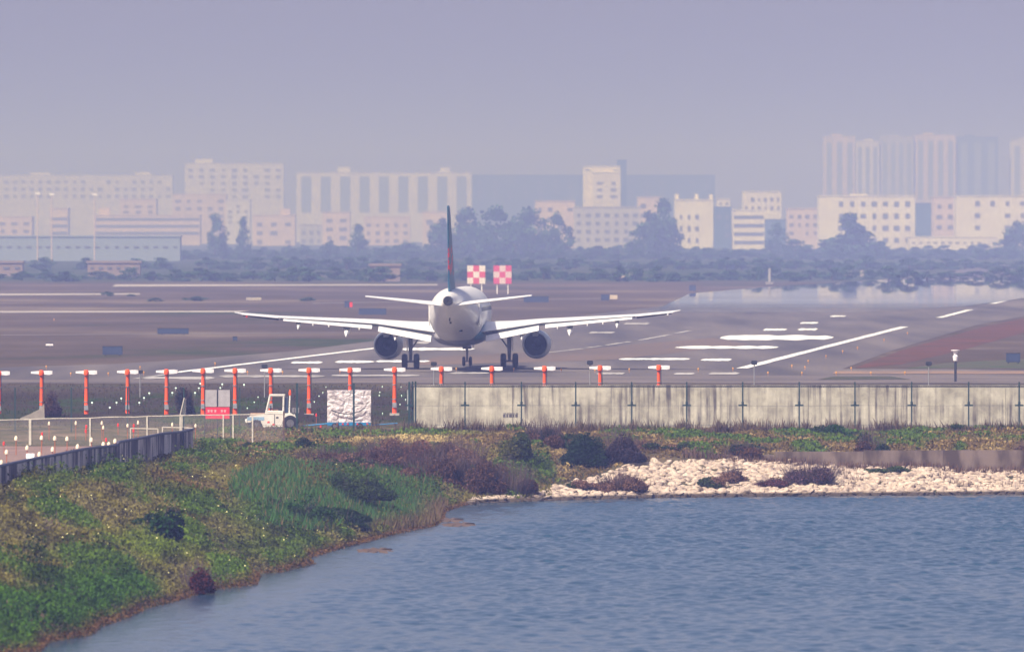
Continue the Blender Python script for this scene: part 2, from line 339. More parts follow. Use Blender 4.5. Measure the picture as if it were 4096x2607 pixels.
tag(MB().add([(G(a, b_)[0], G(a, b_)[1], 0.09) for a, b_ in P_], [tuple(range(len(P_)))]).build('mirage', mm_), 'shimmering mirage lying over the far runway', 'mirage', kind='stuff')

# ------------------------------------------------------------------ aircraft
white = mat('aircraft_white', (0.8, 0.79, 0.78), 0.35, (0.74, 0.72, 0.71), 0.6, spec=0.5)
wingm = mat('wing_white', (0.86, 0.86, 0.87), 0.3, (0.78, 0.79, 0.8), 0.8, spec=0.5)
greym = mat('wing_grey', (0.28, 0.29, 0.32), 0.5); darkm = mat('dark_gap', (0.02, 0.02, 0.025), 0.8)
nac = mat('nacelle_blue_grey', (0.42, 0.46, 0.52), 0.35, (0.36, 0.4, 0.46), 1.0, spec=0.5)
inner = mat('exhaust_inside', (0.012, 0.016, 0.045), 0.6); metal = mat('gear_metal', (0.2, 0.2, 0.22), 0.45, metal=0.6)
tyre = mat('tyre_rubber', (0.018, 0.018, 0.024), 0.85); redl = mat('red_lamp', (0.8, 0.05, 0.04), 0.4, (0.7, 0.04, 0.03))
# fuselage livery: white, with a teal sweep on the forward side and a grey belly, by object position
fm = mat('fuselage_livery', (0.8, 0.78, 0.77), 0.35, (0.76, 0.73, 0.71), 0.5, spec=0.5)
n = fm.node_tree.nodes; l = fm.node_tree.links; p = n['Principled BSDF']; crn = [q for q in n if q.type == 'VALTORGB'][0]; tcn = [q for q in n if q.type == 'TEX_COORD'][0]
sx = n.new('ShaderNodeSeparateXYZ'); l.new(tcn.outputs['Object'], sx.inputs[0])
def mrange(src, a, b_, c=0.0, d=1.0):
    m_ = n.new('ShaderNodeMapRange'); [setattr(m_.inputs[i], 'default_value', v) for i, v in ((1, a), (2, b_), (3, c), (4, d))]; l.new(src, m_.inputs[0]); return m_.outputs[0]
def mult(a, b_):
    m_ = n.new('ShaderNodeMath'); m_.operation = 'MULTIPLY'; l.new(a, m_.inputs[0]); l.new(b_, m_.inputs[1]); return m_.outputs[0]
def mix(f, a, col):
    m_ = n.new('ShaderNodeMix'); m_.data_type = 'RGBA'; l.new(f, m_.inputs[0]); l.new(a, m_.inputs[6]); m_.inputs[7].default_value = (*col, 1); return m_.outputs[2]
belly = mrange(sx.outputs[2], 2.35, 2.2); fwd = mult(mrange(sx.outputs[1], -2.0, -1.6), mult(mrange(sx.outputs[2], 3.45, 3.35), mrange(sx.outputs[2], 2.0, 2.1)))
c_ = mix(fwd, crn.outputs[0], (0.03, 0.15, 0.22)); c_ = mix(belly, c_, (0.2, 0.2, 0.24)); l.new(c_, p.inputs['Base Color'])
fin_m = mat('fin_blue', (0.015, 0.1, 0.19), 0.4, (0.02, 0.13, 0.21), 0.8, spec=0.4)
n = fin_m.node_tree.nodes; l = fin_m.node_tree.links; p = n['Principled BSDF']; crn = [q for q in n if q.type == 'VALTORGB'][0]; tcn = [q for q in n if q.type == 'TEX_COORD'][0]
sx = n.new('ShaderNodeSeparateXYZ'); l.new(tcn.outputs['Object'], sx.inputs[0])
ns_ = n.new('ShaderNodeTexNoise'); ns_.inputs['Scale'].default_value = 1.1; l.new(tcn.outputs['Object'], ns_.inputs[0])
rz = mult(mult(mrange(sx.outputs[2], 7.2, 7.6), mrange(sx.outputs[2], 9.6, 9.2)), mrange(ns_.outputs[0], 0.53, 0.57))
l.new(mix(rz, crn.outputs[0], (0.5, 0.03, 0.04)), p.inputs['Base Color'])

fg = mat('fairing_grey', (0.3, 0.29, 0.32), .5); n = fg.node_tree.nodes; l = fg.node_tree.links; p = n['Principled BSDF']; crn = [q for q in n if q.type == 'VALTORGB'][0]; tcn = [q for q in n if q.type == 'TEX_COORD'][0]
sx = n.new('ShaderNodeSeparateXYZ'); l.new(tcn.outputs['Object'], sx.inputs[0]); l.new(mix(mult(mrange(sx.outputs[0], 1.2, 1.35), mrange(sx.outputs[2], 2.15, 2.3)), crn.outputs[0], (.02, .12, .17)), p.inputs['Base Color'])
AD = 697.0
ac = thing('airliner', (X(1840, AD), AD, 0.06), R(-2.2), 'white twin-engine airliner seen from behind, lined up on the runway', 'airplane')
ac.rotation_euler = (0, R(-0.30), R(-2.2))
def ring(y, cz, rx, rz_, n_=36, cx=0): return [(cx + rx * math.cos(a), y, cz + rz_ * math.sin(a)) for a in [2 * math.pi * k / n_ for k in range(n_)]]
st = [(-19.9, 5.36, .30, .33), (-19.6, 5.36, .36, .38), (-18.5, 5.28, .62, .68), (-17, 5.14, .93, 1.03), (-15, 4.92, 1.28, 1.34), (-13, 4.68, 1.58, 1.62), (-11, 4.46, 1.8, 1.86), (-9, 4.27, 1.93, 2.03),
      (-7, 4.16, 1.99, 2.12), (-5, 4.12, 2.0, 2.15), (5, 4.12, 2.0, 2.15), (12, 4.12, 2.0, 2.15), (14, 4.02, 1.92, 2.04), (15.5, 3.86, 1.68, 1.78), (16.6, 3.68, 1.3, 1.36), (17.3, 3.56, .85, .88), (17.7, 3.5, .3, .3)]
fus = MB().loft([ring(*s) for s in st]).build('fuselage', fm, ac, smooth=True)
MB().lathe([(-20.02, .345), (-19.7, .37), (-19.55, .385)], at=(0, 0, 5.36), n=24).build('exhaust_rim', metal, fus, True)
MB().lathe([(-20.03, .33), (-20.03, .12), (-19.9, .02)], at=(0, 0, 5.36), n=24).build('exhaust_opening', darkm, fus)
MB().loft([ring(-4.5, 2.55, .6, .15), ring(-3.5, 2.5, 1.6, .6), ring(-1.5, 2.5, 1.95, .78), ring(4.5, 2.5, 2.0, .8), ring(6.5, 2.6, 1.5, .5), ring(7.5, 2.6, .5, .2)]).build('belly_fairing', fg, ac, True)
for s_ in (-1, 1):                                    # aft doors and small vents that mark the tail cone
    MB().box(s_ * 1.9 - .03, s_ * 1.9 + .03, -9.6, -8.8, 3.4, 5.2).build('cabin_door', white, fus)
MB().tube([(0.0, -16.9, 4.05), (0.0, -17.1, 3.85)], .05).build('tail_antenna', darkm, fus)
MB().box(-.07, .07, -15.8, -15.5, 3.62, 3.75).build('drain_mast', darkm, fus); MB().box(.5, .75, -12.6, -12.0, 2.98, 3.2).build('outflow_valve', darkm, fus)
def foil(c, tk, n_=12, te=0.012):                    # x from 0 (LE) to c, closed section
    up = []; lo = []
    for k in range(n_ + 1):
        t = (1 - math.cos(math.pi * k / n_)) / 2
        th = 5 * tk * (0.2969 * math.sqrt(t) - 0.126 * t - 0.3516 * t * t + 0.2843 * t ** 3 - 0.1015 * t ** 4) + te * t / max(c, .1)
        up.append((t * c, th * c)); lo.append((t * c, -th * c * 0.75))
    return up + lo[1:][::-1]
def surf(secs, mirror=1):                            # secs: (x, TEy, TEz, chord, thick, incidence deg)
    rings = []
    for (x, ty, tz, c, tk, inc) in secs:
        r_ = []
        for (u, v) in foil(c, tk):
            a = c - u; r_.append((mirror * x, ty + a * math.cos(R(inc)) - v * math.sin(R(inc)), tz + a * math.sin(R(inc)) + v * math.cos(R(inc))))
        rings.append(r_)
    return MB().loft(rings)
for s_ in (-1, 1):
    wg = surf([(1.6, -1.7, 2.82, 7.0, .15, 2.6), (3.9, -1.6, 3.16, 5.6, .13, 1.6), (6.4, -1.5, 3.52, 4.25, .12, .8), (10, -2.5, 3.78, 3.2, .11, .5), (13.7, -3.45, 4.02, 2.3, .11, .3), (16.6, -4.25, 4.34, 1.65, .10, 0), (17.05, -4.5, 4.44, 1.1, .06, 0)], s_).build('wing', wingm, ac, True)
    surf([(2.1, -2.85, 2.26, 1.4, .11, 15), (6.15, -2.45, 3.06, 1.1, .11, 14)], s_).build('flap', wingm, wg, True)
    surf([(2.1, -3.12, 2.1, .42, .13, 27), (6.15, -2.72, 2.92, .38, .13, 27)], s_).build('flap', wingm, wg, True)
    surf([(6.65, -2.55, 3.12, 1.05, .11, 15), (13.35, -4.05, 3.79, .68, .1, 11)], s_).build('flap', wingm, wg, True)
    MB().add([(s_ * 2.05, -1.78, 2.80), (s_ * 2.05, -1.95, 2.58), (s_ * 6.4, -1.58, 3.50), (s_ * 6.4, -1.72, 3.3), (s_ * 13.6, -3.52, 3.99), (s_ * 13.6, -3.62, 3.86)], [(0, 1, 3, 2), (2, 3, 5, 4)]).build('flap_slot_shade', darkm, wg)  # near-black strip paints the shade in the gap above the flaps
    surf([(13.75, -3.95, 4.0, .7, .1, 4), (16.5, -4.55, 4.28, .5, .1, 4)], s_).build('aileron', wingm, wg, True)
    MB().add([(s_ * 13.7, -3.9, 3.97), (s_ * 13.7, -3.85, 3.82), (s_ * 16.4, -4.5, 4.24), (s_ * 16.4, -4.45, 4.16)], [(0, 1, 3, 2)]).build('aileron_shade', darkm, wg)  # dark strip stands in for the shade below the aileron
    for fx, fy, fz_, sc_ in ((4.85, -1.4, 2.85, .9), (8.55, -2.2, 3.22, 1), (12.2, -3.1, 3.62, .7)):
        r_ = []
        for t, rr in ((0, .05), (.12, .18), (.35, .25), (.6, .24), (.8, .15), (1, .02)):
            yy = fy + 2.0 * sc_ - t * 3.9 * sc_; zz = fz_ - .05 - t * t * .62 * sc_
            r_.append([(s_ * fx + rr * sc_ * .95 * math.cos(a), yy, zz + rr * sc_ * 1.15 * math.sin(a)) for a in [2 * math.pi * k / 12 for k in range(12)]])
        fr_ = MB().loft(r_).build('flap_fairing', wingm, wg, True)
        MB().box(s_ * fx - .24 * sc_, s_ * fx + .24 * sc_, fy - .95 * sc_, fy - .55 * sc_, fz_ - .08 * sc_, fz_ + .06).build('hinge_cover', darkm, fr_)
    for fx in (9.9, 11.1, 7.6):
        zz = 3.16 + (fx - 6.65) * .0985; yy = -2.6 - (fx - 6.65) * .23
        MB().box(s_ * fx - .035, s_ * fx + .035, yy, yy + .3, zz - .2, zz).build('flap_bracket', wingm, wg)
    # stabiliser
    surf([(.3, -18.6, 4.98, 3.9, .10, 1.2), (.9, -18.5, 5.05, 3.6, .10, 1.2), (6.22, -19.4, 5.72, 1.35, .09, .6)], s_).build('tailplane', wingm, ac, True)
    # engine
    ex = s_ * 5.75; ez = 1.80
    en = MB().lathe([(7.0, .82), (7.12, .9), (7.0, 1.0), (6.0, 1.1), (4.5, 1.13), (3.4, 1.08), (2.4, 1.0), (1.75, .93), (1.78, .87)], at=(ex, 0, ez), n=32).build('engine_nacelle', nac, ac, True)
    MB().lathe([(1.78, .88), (4.5, .84), (4.5, .05)], at=(ex, 0, ez), n=28).build('exhaust_nozzle', inner, en, True)
    MB().lathe([(4.4, .4), (2.8, .2), (2.2, .02)], at=(ex, 0, ez), n=20).build('exhaust_cone', inner, en, True)
    MB().lathe([(7.02, .83), (6.4, .8), (6.4, .05)], at=(ex, 0, ez), n=28).build('intake', darkm, en, True)
    MB().loft([[(ex - .2, 1.2, 2.45), (ex + .2, 1.2, 2.45), (ex + .2, .9, 3.35), (ex - .2, .9, 3.35)], [(ex - .25, 5.3, 2.75), (ex + .25, 5.3, 2.75), (ex + .2, 3.4, 3.5), (ex - .2, 3.4, 3.5)]]).build('pylon', nac, en)
    # main gear
    gx_ = s_ * 3.8
    mg = MB().tube([(gx_ + s_ * .0, .25, 2.9), (gx_, 0, 1.6), (gx_, 0, .6)], [.19, .16, .11]).build('main_gear', metal, ac, True)
    MB().tube([(gx_, 0, 1.45), (gx_ - s_ * 1.0, .1, 2.85)], .065).build('side_brace', metal, mg, True)
    MB().tube([(gx_, -.05, .75), (gx_, -.38, 1.1), (gx_, -.1, 1.5)], .05).build('torque_link', metal, mg, True)
    MB().tube([(gx_ - .6, 0, .58), (gx_ + .6, 0, .58)], .08).build('axle', metal, mg, True)
    MB().box(gx_ + s_ * .26 - .03, gx_ + s_ * .26 + .03, -.45, .5, 1.35, 2.75).build('gear_door', white, mg)
    for q in (-1, 1):
        wh = MB().lathe([(-.2, .32), (-.21, .46), (-.17, .55), (-.06, .585), (.06, .585), (.17, .55), (.21, .46), (.2, .32)], 'x', (gx_ + q * .46, 0, .585), 28).build('wheel', tyre, mg, True)
        MB().lathe([(-.16, .33), (-.14, .1), (-.18, .02)], 'x', (gx_ + q * .46, 0, .585), 20).build('rim', metal, wh, True)
    MB().lathe([(-.1, .02), (0, .08), (.1, .02)], 'y', (s_ * 16.1, -4.5, 4.1), 10).build('wing_tip_lamp', redl if s_ < 0 else wingm, wg, True)
ng = MB().tube([(0, 12.5, 2.3), (0, 12.62, 1.3), (0, 12.64, .38)], [.12, .1, .07]).build('nose_gear', metal, ac, True)
MB().tube([(-.34, 12.64, .38), (.34, 12.64, .38)], .05).build('axle', metal, ng, True)
MB().box(-.35, .35, 12.45, 12.55, 1.35, 1.6).build('lamp_bracket', metal, ng)
for q in (-1, 1):
    MB().lathe([(-.11, .2), (-.12, .3), (-.07, .375), (.07, .375), (.12, .3), (.11, .2)], 'x', (q * .26, 12.64, .385), 24).build('wheel', tyre, ng, True)
    MB().box(q * .5 - .02, q * .5 + .02, 12.0, 13.4, 1.5, 2.2).build('gear_door', white, ng)
fin = [(6.0, -18.0, 6.3, .095), (6.6, -18.15, 5.6, .095), (12.3, -19.45, 2.15, .09), (12.48, -19.45, 1.7, .06)]
rings = []
for (z, ty, c, tk) in fin: rings.append([(v, ty + c - u, z) for (u, v) in foil(c, tk, te=.05)])
fo = MB().loft(rings).build('fin', fin_m, ac, True)
MB().add([(0.05, -19.46 + .62, 12.3), (-.05, -19.46 + .62, 12.3), (-.16, -18.0 + 1.7, 6.35), (.16, -18.0 + 1.7, 6.35), (.03, -19.5, 12.3), (-.03, -19.5, 12.3), (-.05, -18.1, 6.35), (.05, -18.1, 6.35)],
         [(0, 3, 7, 4), (1, 5, 6, 2), (0, 4, 5, 1), (3, 2, 6, 7), (4, 7, 6, 5)]).build('rudder', fin_m, fo)
MB().loft([[(-.05, -8.8, 6.2), (.05, -8.8, 6.2), (.02, -8.8, 6.25), (-.02, -8.8, 6.25)], [(-.28, -12.2, 6.0), (.28, -12.2, 6.0), (.1, -12.4, 6.85), (-.1, -12.4, 6.85)]]).build('dorsal_fillet', fin_m, fo)
for s_ in (-1, 1):
    w0 = MB().box(s_ * 1.985 - .012, s_ * 1.985 + .012, 0, .24, 4.45, 4.8).build('cabin_window', greym, fus)
    for k in range(34):
        q = w0 if k == 0 else w0.copy(); q.location = (0, -6.5 + k * .533, 0)
        if k: C.objects.link(q)

# ------------------------------------------------------------------ localiser antennas, lamps, boards
orange = mat('orange_paint', (0.95, 0.11, 0.012), 0.6, (0.75, 0.085, 0.02), 3, stretch=(2, 2, .5), detail=8, contrast=(.45, .75))
radome = mat('white_fibreglass', (0.85, 0.82, 0.85), 0.5, (0.8, 0.76, 0.8), 3)
darkp = mat('dark_post', (0.03, 0.035, 0.05), 0.7)
ant = thing('localizer_antenna', group='orange antenna posts with white crossbars')
ant['category'] = 'antenna'
MB().tube([(0, 0, -.25), (0, 0, .9), (0, 0, 2.5)], [.145, .12, .095], 10).build('post', orange, ant, True)
MB().loft([[(-.66, -.12, 2.50), (-.66, .12, 2.50), (-.66, .12, 2.62), (-.66, -.12, 2.62)], [(-.1, -.2, 2.46), (-.1, .2, 2.46), (-.1, .2, 2.66), (-.1, -.2, 2.66)],
           [(.5, -.2, 2.42), (.5, .2, 2.42), (.5, .2, 2.68), (.5, -.2, 2.68)], [(.68, -.17, 2.46), (.68, .17, 2.46), (.68, .17, 2.66), (.68, -.17, 2.66)]]).build('crossbar', radome, ant)
MB().lathe([(2.36, .02), (2.38, .14), (2.55, .18), (2.7, .13), (2.72, .02)], 'z', (0, -.14, 0), 12).build('collar', orange, ant, True)
MB().box(-.3, .3, -.3, .3, -.3, -.16).build('footing', mat('footing', (.4, .38, .35), .9), ant)
for zc in (.7, 1.6): MB().tube([(0, 0, zc), (0, 0, zc + .05)], .16, 10).build('clamp', greym, ant)
MB().box(-.13, .13, -.22, -.14, .2, .5).build('junction_box', greym, ant); MB().tube([(.12, -.12, .3), (.15, -.1, 1.4), (.13, -.08, 2.4)], .018, 4).build('cable', darkp, ant)
ants = []
for i, (px, py) in enumerate([(-4, 1491), (166, 1489), (345, 1488), (510, 1486), (666, 1485), (812, 1482), (940, 1481), (1083, 1480), (1236, 1479), (1400, 1478), (1578, 1477), (1765, 1474), (1967, 1473), (2178, 1472), (2400, 1470), (2635, 1468)]):
    d = 566 - (px - 1000) * .0012; z = Z(py, d) - 2.57
    o = ant if i == 0 else dup(ant, (0, 0, 0)); o.location = (X(px, d), d, z); ants.append(o)
order_labels(ants, 'orange antenna post with white crossbar, {} from the left in the row')
# dark-capped thin posts
tp = thing('sensor_post'); tp['category'] = 'sensor'; tp['group'] = 'thin grey posts with dark caps'
MB().tube([(0, 0, 0), (0, 0, 1.45)], .035, 6).build('pole', mat('thin_grey', (.3, .3, .32), .6), tp); MB().box(-.2, .2, -.12, .12, 1.42, 1.6, ).build('cap', darkp, tp, bevel=.03)
tps = []
for i, (px, py) in enumerate([(1058, 1457), (1735, 1447), (2360, 1442), (3017, 1442), (3715, 1446), (560, 1480)]):
    d = 600; z = Z(py, d) - 1.6; zg = float(gz([X(px, d)], [d])[0])
    o = tp if i == 0 else dup(tp, (0, 0, 0)); o.location = (X(px, d), d, zg); o.scale = (1, 1, (Z(py, d) - zg) / 1.6); tps.append(o)
order_labels(tps, 'thin grey post with small dark cap, {} of its kind from the left')
wp = thing('lamp_post', (X(3822, 640), 640, 0), 0, 'white-headed lamp on a dark pole at the red soil verge', 'lamp post')
MB().tube([(0, 0, 0), (0, 0, Z(1420, 640))], .09, 8).build('pole', darkp, wp)
MB().lathe([(Z(1448, 640), .03), (Z(1442, 640), .16), (Z(1425, 640), .2), (Z(1418, 640), .1)], 'z', n=12, cap=True).build('lamp_head', radome, wp, True)
MB().lathe([(Z(1417, 640), .12), (Z(1408, 640), .16), (Z(1402, 640), .32), (Z(1399, 640), .32)], 'z', n=12, cap=True).build('lamp_shade', radome, wp, True)
# approach lights on the verge
lens_m = mat('lit_lens', (0.75, 1.0, 0.85), 0.3, (0.7, 1, .8), emit=.5); housing = mat('lamp_housing', (0.45, 0.47, 0.45), .5)
al = thing('approach_light'); al['category'] = 'approach light'; al['group'] = 'small approach lights in the grass'
MB().tube([(0, 0, -.1), (0, 0, .3)], .025, 6).build('stem', housing, al); MB().lathe([(-.06, .1), (.06, .09), (.12, .03)], 'y', (0, 0, .34), 12, True).build('housing', housing, al, True)
MB().lathe([(-.075, .012), (-.075, .09), (-.06, .1)], 'y', (0, 0, .34), 12).build('lens', lens_m, al)
als = []
for i, (px, py) in enumerate([(239, 1636), (220, 1658), (368, 1617), (439, 1637), (466, 1617), (485, 1600), (557, 1618), (576, 1598), (597, 1579), (689, 1578), (703, 1558), (780, 1578), (795, 1558), (801, 1540), (889, 1543), (881, 1557), (976, 1545),
        (1032, 1590), (1017, 1611), (989, 1635), (1304, 1550), (1291, 1572), (1276, 1586), (1257, 1609), (1529, 1548), (1519, 1571), (1517, 1584), (1604, 1550), (1606, 1584), (1622, 1600), (1600, 1620), (1530, 1656)]):
    h = hit(px, py + 5, 536); o = al if i == 0 else dup(al, (0, 0, 0)); o.location = h; o.scale = (.58 if i < 17 else .36,) * 3; als.append(o)
order_labels(als, 'small round approach light standing in the dark verge, {} from the left')
# yellow runway edge markers
ye = mat('yellow_lamp', (0.6, 0.3, 0.07), .5, (.8, .3, .05)); yl = thing('edge_light'); yl['category'] = 'runway light'; yl['group'] = 'orange runway edge lights'
MB().tube([(0, 0, 0), (0, 0, .28)], .03, 6).build('stem', ye, yl); MB().lathe([(.26, .08), (.3, .12), (.42, .11), (.5, .03)], 'z', n=10, cap=True).build('lamp_body', ye, yl, True)
yls = []
for i, (px, py) in enumerate([(283, 1506), (433, 1506), (500, 1505), (575, 1502), (185, 1478), (860, 1465), (990, 1500), (1130, 1500), (1360, 1496), (1825, 1487), (2055, 1487), (2245, 1490), (2380, 1492), (2517, 1489), (2793, 1488), (2932, 1486), (3072, 1503), (3208, 1503),
        (3345, 1503), (3484, 1503), (3620, 1502), (3405, 1484), (3220, 1480), (3168, 1474), (3233, 1455), (3304, 1435), (3371, 1415), (3430, 1400), (3536, 1368), (3630, 1340), (216, 1285), (560, 1480)]):
    o = yl if i == 0 else dup(yl, (0, 0, 0)); o.location = G(px, py, 0); o.scale = (.5, .5, .65); yls.append(o)
order_labels(yls, 'little orange edge light by the tarmac, {} from the left')
# dark boards in the field
navy = mat('navy_board', (0.03, 0.045, 0.1), .7, (.04, .06, .12), 1.5)
def board(px, py, wpx, hpx, label, m=navy):
    d = G(px, py)[1]; k = d / F; t = thing('field_board', (X(px, d), d, 0), 0, label, 'sign board'); W_, H_ = wpx * k, hpx * k
    lg = .12
    MB().box(-W_ / 2, W_ / 2, -.06, .06, lg, lg + H_).build('panel', m, t, bevel=.02)
    for q in (-.35, .35): MB().box(W_ * q - .05, W_ * q + .05, -.04, .04, 0, lg - .002).build('leg', darkp, t)
    MB().box(-W_ / 2 - .03, W_ / 2 + .03, -.08, .08, lg + H_ + .003, lg + H_ + .05).build('top_rail', darkp, t)
board(450, 1424, 80, 32, 'dark navy board standing in the dry grass, second largest at left')
board(692, 1340, 125, 21, 'long low dark blue board in the field at left'); board(4053, 1454, 56, 34, 'dark square board on the red soil at right')
board(1490, 1262, 110, 24, 'faint blue-grey board in the field left of the fuselage'); board(2420, 1204, 32, 22, 'small dark cabinet board far behind the right wing')
board(2455, 1200, 30, 18, 'small cream board far behind the right wing', mat('cream', (.6, .5, .4), .8)); board(2145, 1212, 100, 22, 'dim blue board just under the right tailplane')
board(2770, 1166, 26, 22, 'small dark blue box beyond the right wing tip'); board(1015, 1204, 60, 12, 'small pale tan board in the far field at left', mat('tan', (.45, .4, .34), .9))
board(1388, 1232, 20, 24, 'tiny dark box beside a red marker in the field'); board(1404, 1232, 12, 20, 'tiny red marker left of the tailplane', redl)
board(940, 1366, 18, 14, 'little dark box in the grass under the left wing'); board(198, 1388, 30, 9, 'thin white board lying low in the left field', radome)
# two red and white chequered boards
chq = bpy.data.materials.new('red_white_check'); chq.use_nodes = True; n = chq.node_tree.nodes; l = chq.node_tree.links
ck = n.new('ShaderNodeTexChecker'); ck.inputs[1].default_value = (.6, .07, .13, 1); ck.inputs[2].default_value = (.72, .66, .62, 1); ck.inputs[3].default_value = 1.0
tc = n.new('ShaderNodeTexCoord'); mp = n.new('ShaderNodeMapping'); mp.inputs['Location'].default_value = (.5, .5, .5); l.new(tc.outputs['Object'], mp.inputs[0]); l.new(mp.outputs[0], ck.inputs[0]); l.new(ck.outputs[0], n['Principled BSDF'].inputs['Base Color'])
chq2 = chq.copy(); chq2.node_tree.nodes[ck.name].inputs[1].default_value = (.66, .5, .5, 1); chq2.node_tree.nodes[ck.name].inputs[2].default_value = (.6, .07, .17, 1)
for px, lab, cc in ((1905, 'red and white chequered board nearer the tail fin', 0), (2010, 'red and white chequered board farther right from the tail fin', 1)):
    d = 1500; t = thing('chequered_board', (X(px, d), d, 0), 0, lab, 'marker board'); k = d / F
    z0, z1 = Z(1135, d), Z(1062, d); z0_, z1_ = z0, z1
    hw = 36 * k; c0 = (z0 + z1) / 2
    bd = MB().box(-1.5, 1.5, -.07, .07, -1.5, 1.5).build('panel', chq, t); bd.location = (0, 0, c0); bd.scale = (hw / 1.5, 1, (z1 - z0) / 3.0)
    if cc: bd.data.materials[0] = chq2
    for q in (-1, 1): MB().box(q * hw * .6 - .08, q * hw * .6 + .08, .08, .2, 0, z1).build('leg', radome, t)

# ------------------------------------------------------------------ concrete wall and perimeter fence
cw = bpy.data.materials.new('stained_concrete'); cw.use_nodes = True; n = cw.node_tree.nodes; l = cw.node_tree.links; p = n['Principled BSDF']; p.inputs['Roughness'].default_value = .95; p.inputs['Specular IOR Level'].default_value = .1
geo = n.new('ShaderNodeNewGeometry')
basec = ramp(nz(.8, (1, 1, 1.2), 6), [(.3, (.3, .28, .225)), (.48, (.46, .435, .355)), (.66, (.6, .57, .47))])
stk = ramp(nz(1.0, (3.4, 1, .2), 6), [(.40, (0, 0, 0)), (.52, (.35, .35, .35)), (.62, (.95, .95, .95))])
stc = ramp(nz(2.0, (1, 1, 1)), [(.3, (.07, .062, .062)), (.7, (.17, .15, .14))])
stk2 = ramp(nz(1.0, (.25, 1, .3), 3), [(.36, (.2, .2, .2)), (.54, (1, 1, 1))])
mlt = n.new('ShaderNodeMath'); mlt.operation = 'MULTIPLY'; l.new(stk, mlt.inputs[0]); l.new(stk2, mlt.inputs[1])
c1 = mixc(mlt.outputs[0], basec, stc)
gq = ramp(nz(5.0, (1, 1, 1), 8), [(.3, (.8, .8, .8)), (.7, (1.05, 1.05, 1.05))]); m_ = n.new('ShaderNodeMix'); m_.data_type = 'RGBA'; m_.blend_type = 'MULTIPLY'; m_.inputs[0].default_value = .8
l.new(c1, m_.inputs[6]); l.new(gq, m_.inputs[7]); l.new(m_.outputs[2], p.inputs['Base Color'])
WD = 533.0; wx0, wx1 = X(1656, WD), X(4096, WD) + 26
cwt = thing('concrete_wall', ((wx0 + wx1) / 2, WD, 0), 0, 'long stained pale concrete blast wall behind the wire fence', 'wall')
ztop = Z(1543, WD); ox = (wx0 + wx1) / 2
k = 0; x = wx0
while x < wx1:
    x2 = min(x + 5.8, wx1)
    MB().box(x - ox, x2 - ox - .02, -.12 + random.uniform(0, .006), .12, -1.6, ztop - random.uniform(0, .02)).build('wall_panel', cw, cwt); x = x2
MB().box(wx0 - ox - .02, wx1 - ox, -.16, .16, ztop + .003, ztop + .05).build('coping', cw, cwt)
sg = mat('dark_stencil', (.12, .11, .13), .9)
mk = MB()
for kx, ww in ((0, .14), (.2, .1), (.36, .16), (.58, .08), (.72, .14)):
    mk.box(kx, kx + ww, -.01, .0, 0, .17); mk.box(kx + .02, kx + ww + .03, -.0105, .0, .2, .24)
mo = mk.build('stencilled_mark', sg, cwt); mo.location = (X(2012, WD) - ox, -.125, Z(1668, WD))
# weeds against the wall are in the ground cover below
green = mat('fence_green', (0.018, 0.05, 0.055), .6); wire_m = mat('fence_wire', (.07, .075, .1), .6)
FD = 529.0; pf = thing('perimeter_fence', (0, FD, 0), 0, 'tall dark green wire fence with razor coil running along the wall', 'fence')
posts = [60, 285, 510, 735, 958, 1188, 1415, 1637, 1860, 2086, 2303, 2527, 2747, 2971, 3197, 3420, 3647, 3875, 4077, 4300, 4524, 4748, 4972, 5196, 5420, -160]
for px in posts:
    xx = X(px, FD); zt = Z(1527 if px > 1600 else (1532 if px > 1100 else 1550), FD); z0 = float(gz([xx], [FD])[0]) - .2
    thick = .06 if px in (1188, 1415, 1637) else .04
    o = MB().box(xx - thick, xx + thick, -.04, .04, z0, zt).build('post', green, pf)
    if px > 1600: MB().box(xx - .25, xx + .25, -.1, -.044, Z(1624, FD), Z(1617, FD)).build('bracket', green, o); MB().tube([(xx, -.07, Z(1617, FD)), (xx, -.07, Z(1606, FD))], .07, 6).build('clamp', green, o)
for px in (1650, 1652 + 10): MB().box(X(px, FD) - .05, X(px, FD) + .05, .1, .2, -1.1, Z(1525, FD)).build('post', green, pf)
MB().box(X(1637, FD), X(1656, FD), .05, .1, Z(1628, FD), Z(1622, FD)).build('rail', green, pf)
for py_, r_ in ((1622, .006), (1700, .008), (1548, .011)):
    MB().tube([(X(-160, FD) + i * 2.2, 0, Z(py_, FD) + random.uniform(-.02, .02)) for i in range(41)], r_, 4).build('wire', wire_m, pf)
hel = []; L0 = X(1640, FD); nT = int((X(5420, FD) - L0) / .13)
for i in range(nT * 7):
    a = 2 * math.pi * i / 7; u = i / 7 * .13
    hel.append((L0 + u, .05 * math.cos(a), Z(1541, FD) + .075 * math.sin(a) - .05 * abs(math.sin(u * .95))))
MB().tube(hel, .014, 3).build('razor_coil', mat('razor_wire', (.035, .04, .07), .6), pf)
MB().box(X(1628, FD), X(1636, FD), .3, .33, Z(1640, FD), Z(1560, FD)).build('grey_plate', mat('plate', (.35, .38, .4), .6), pf)

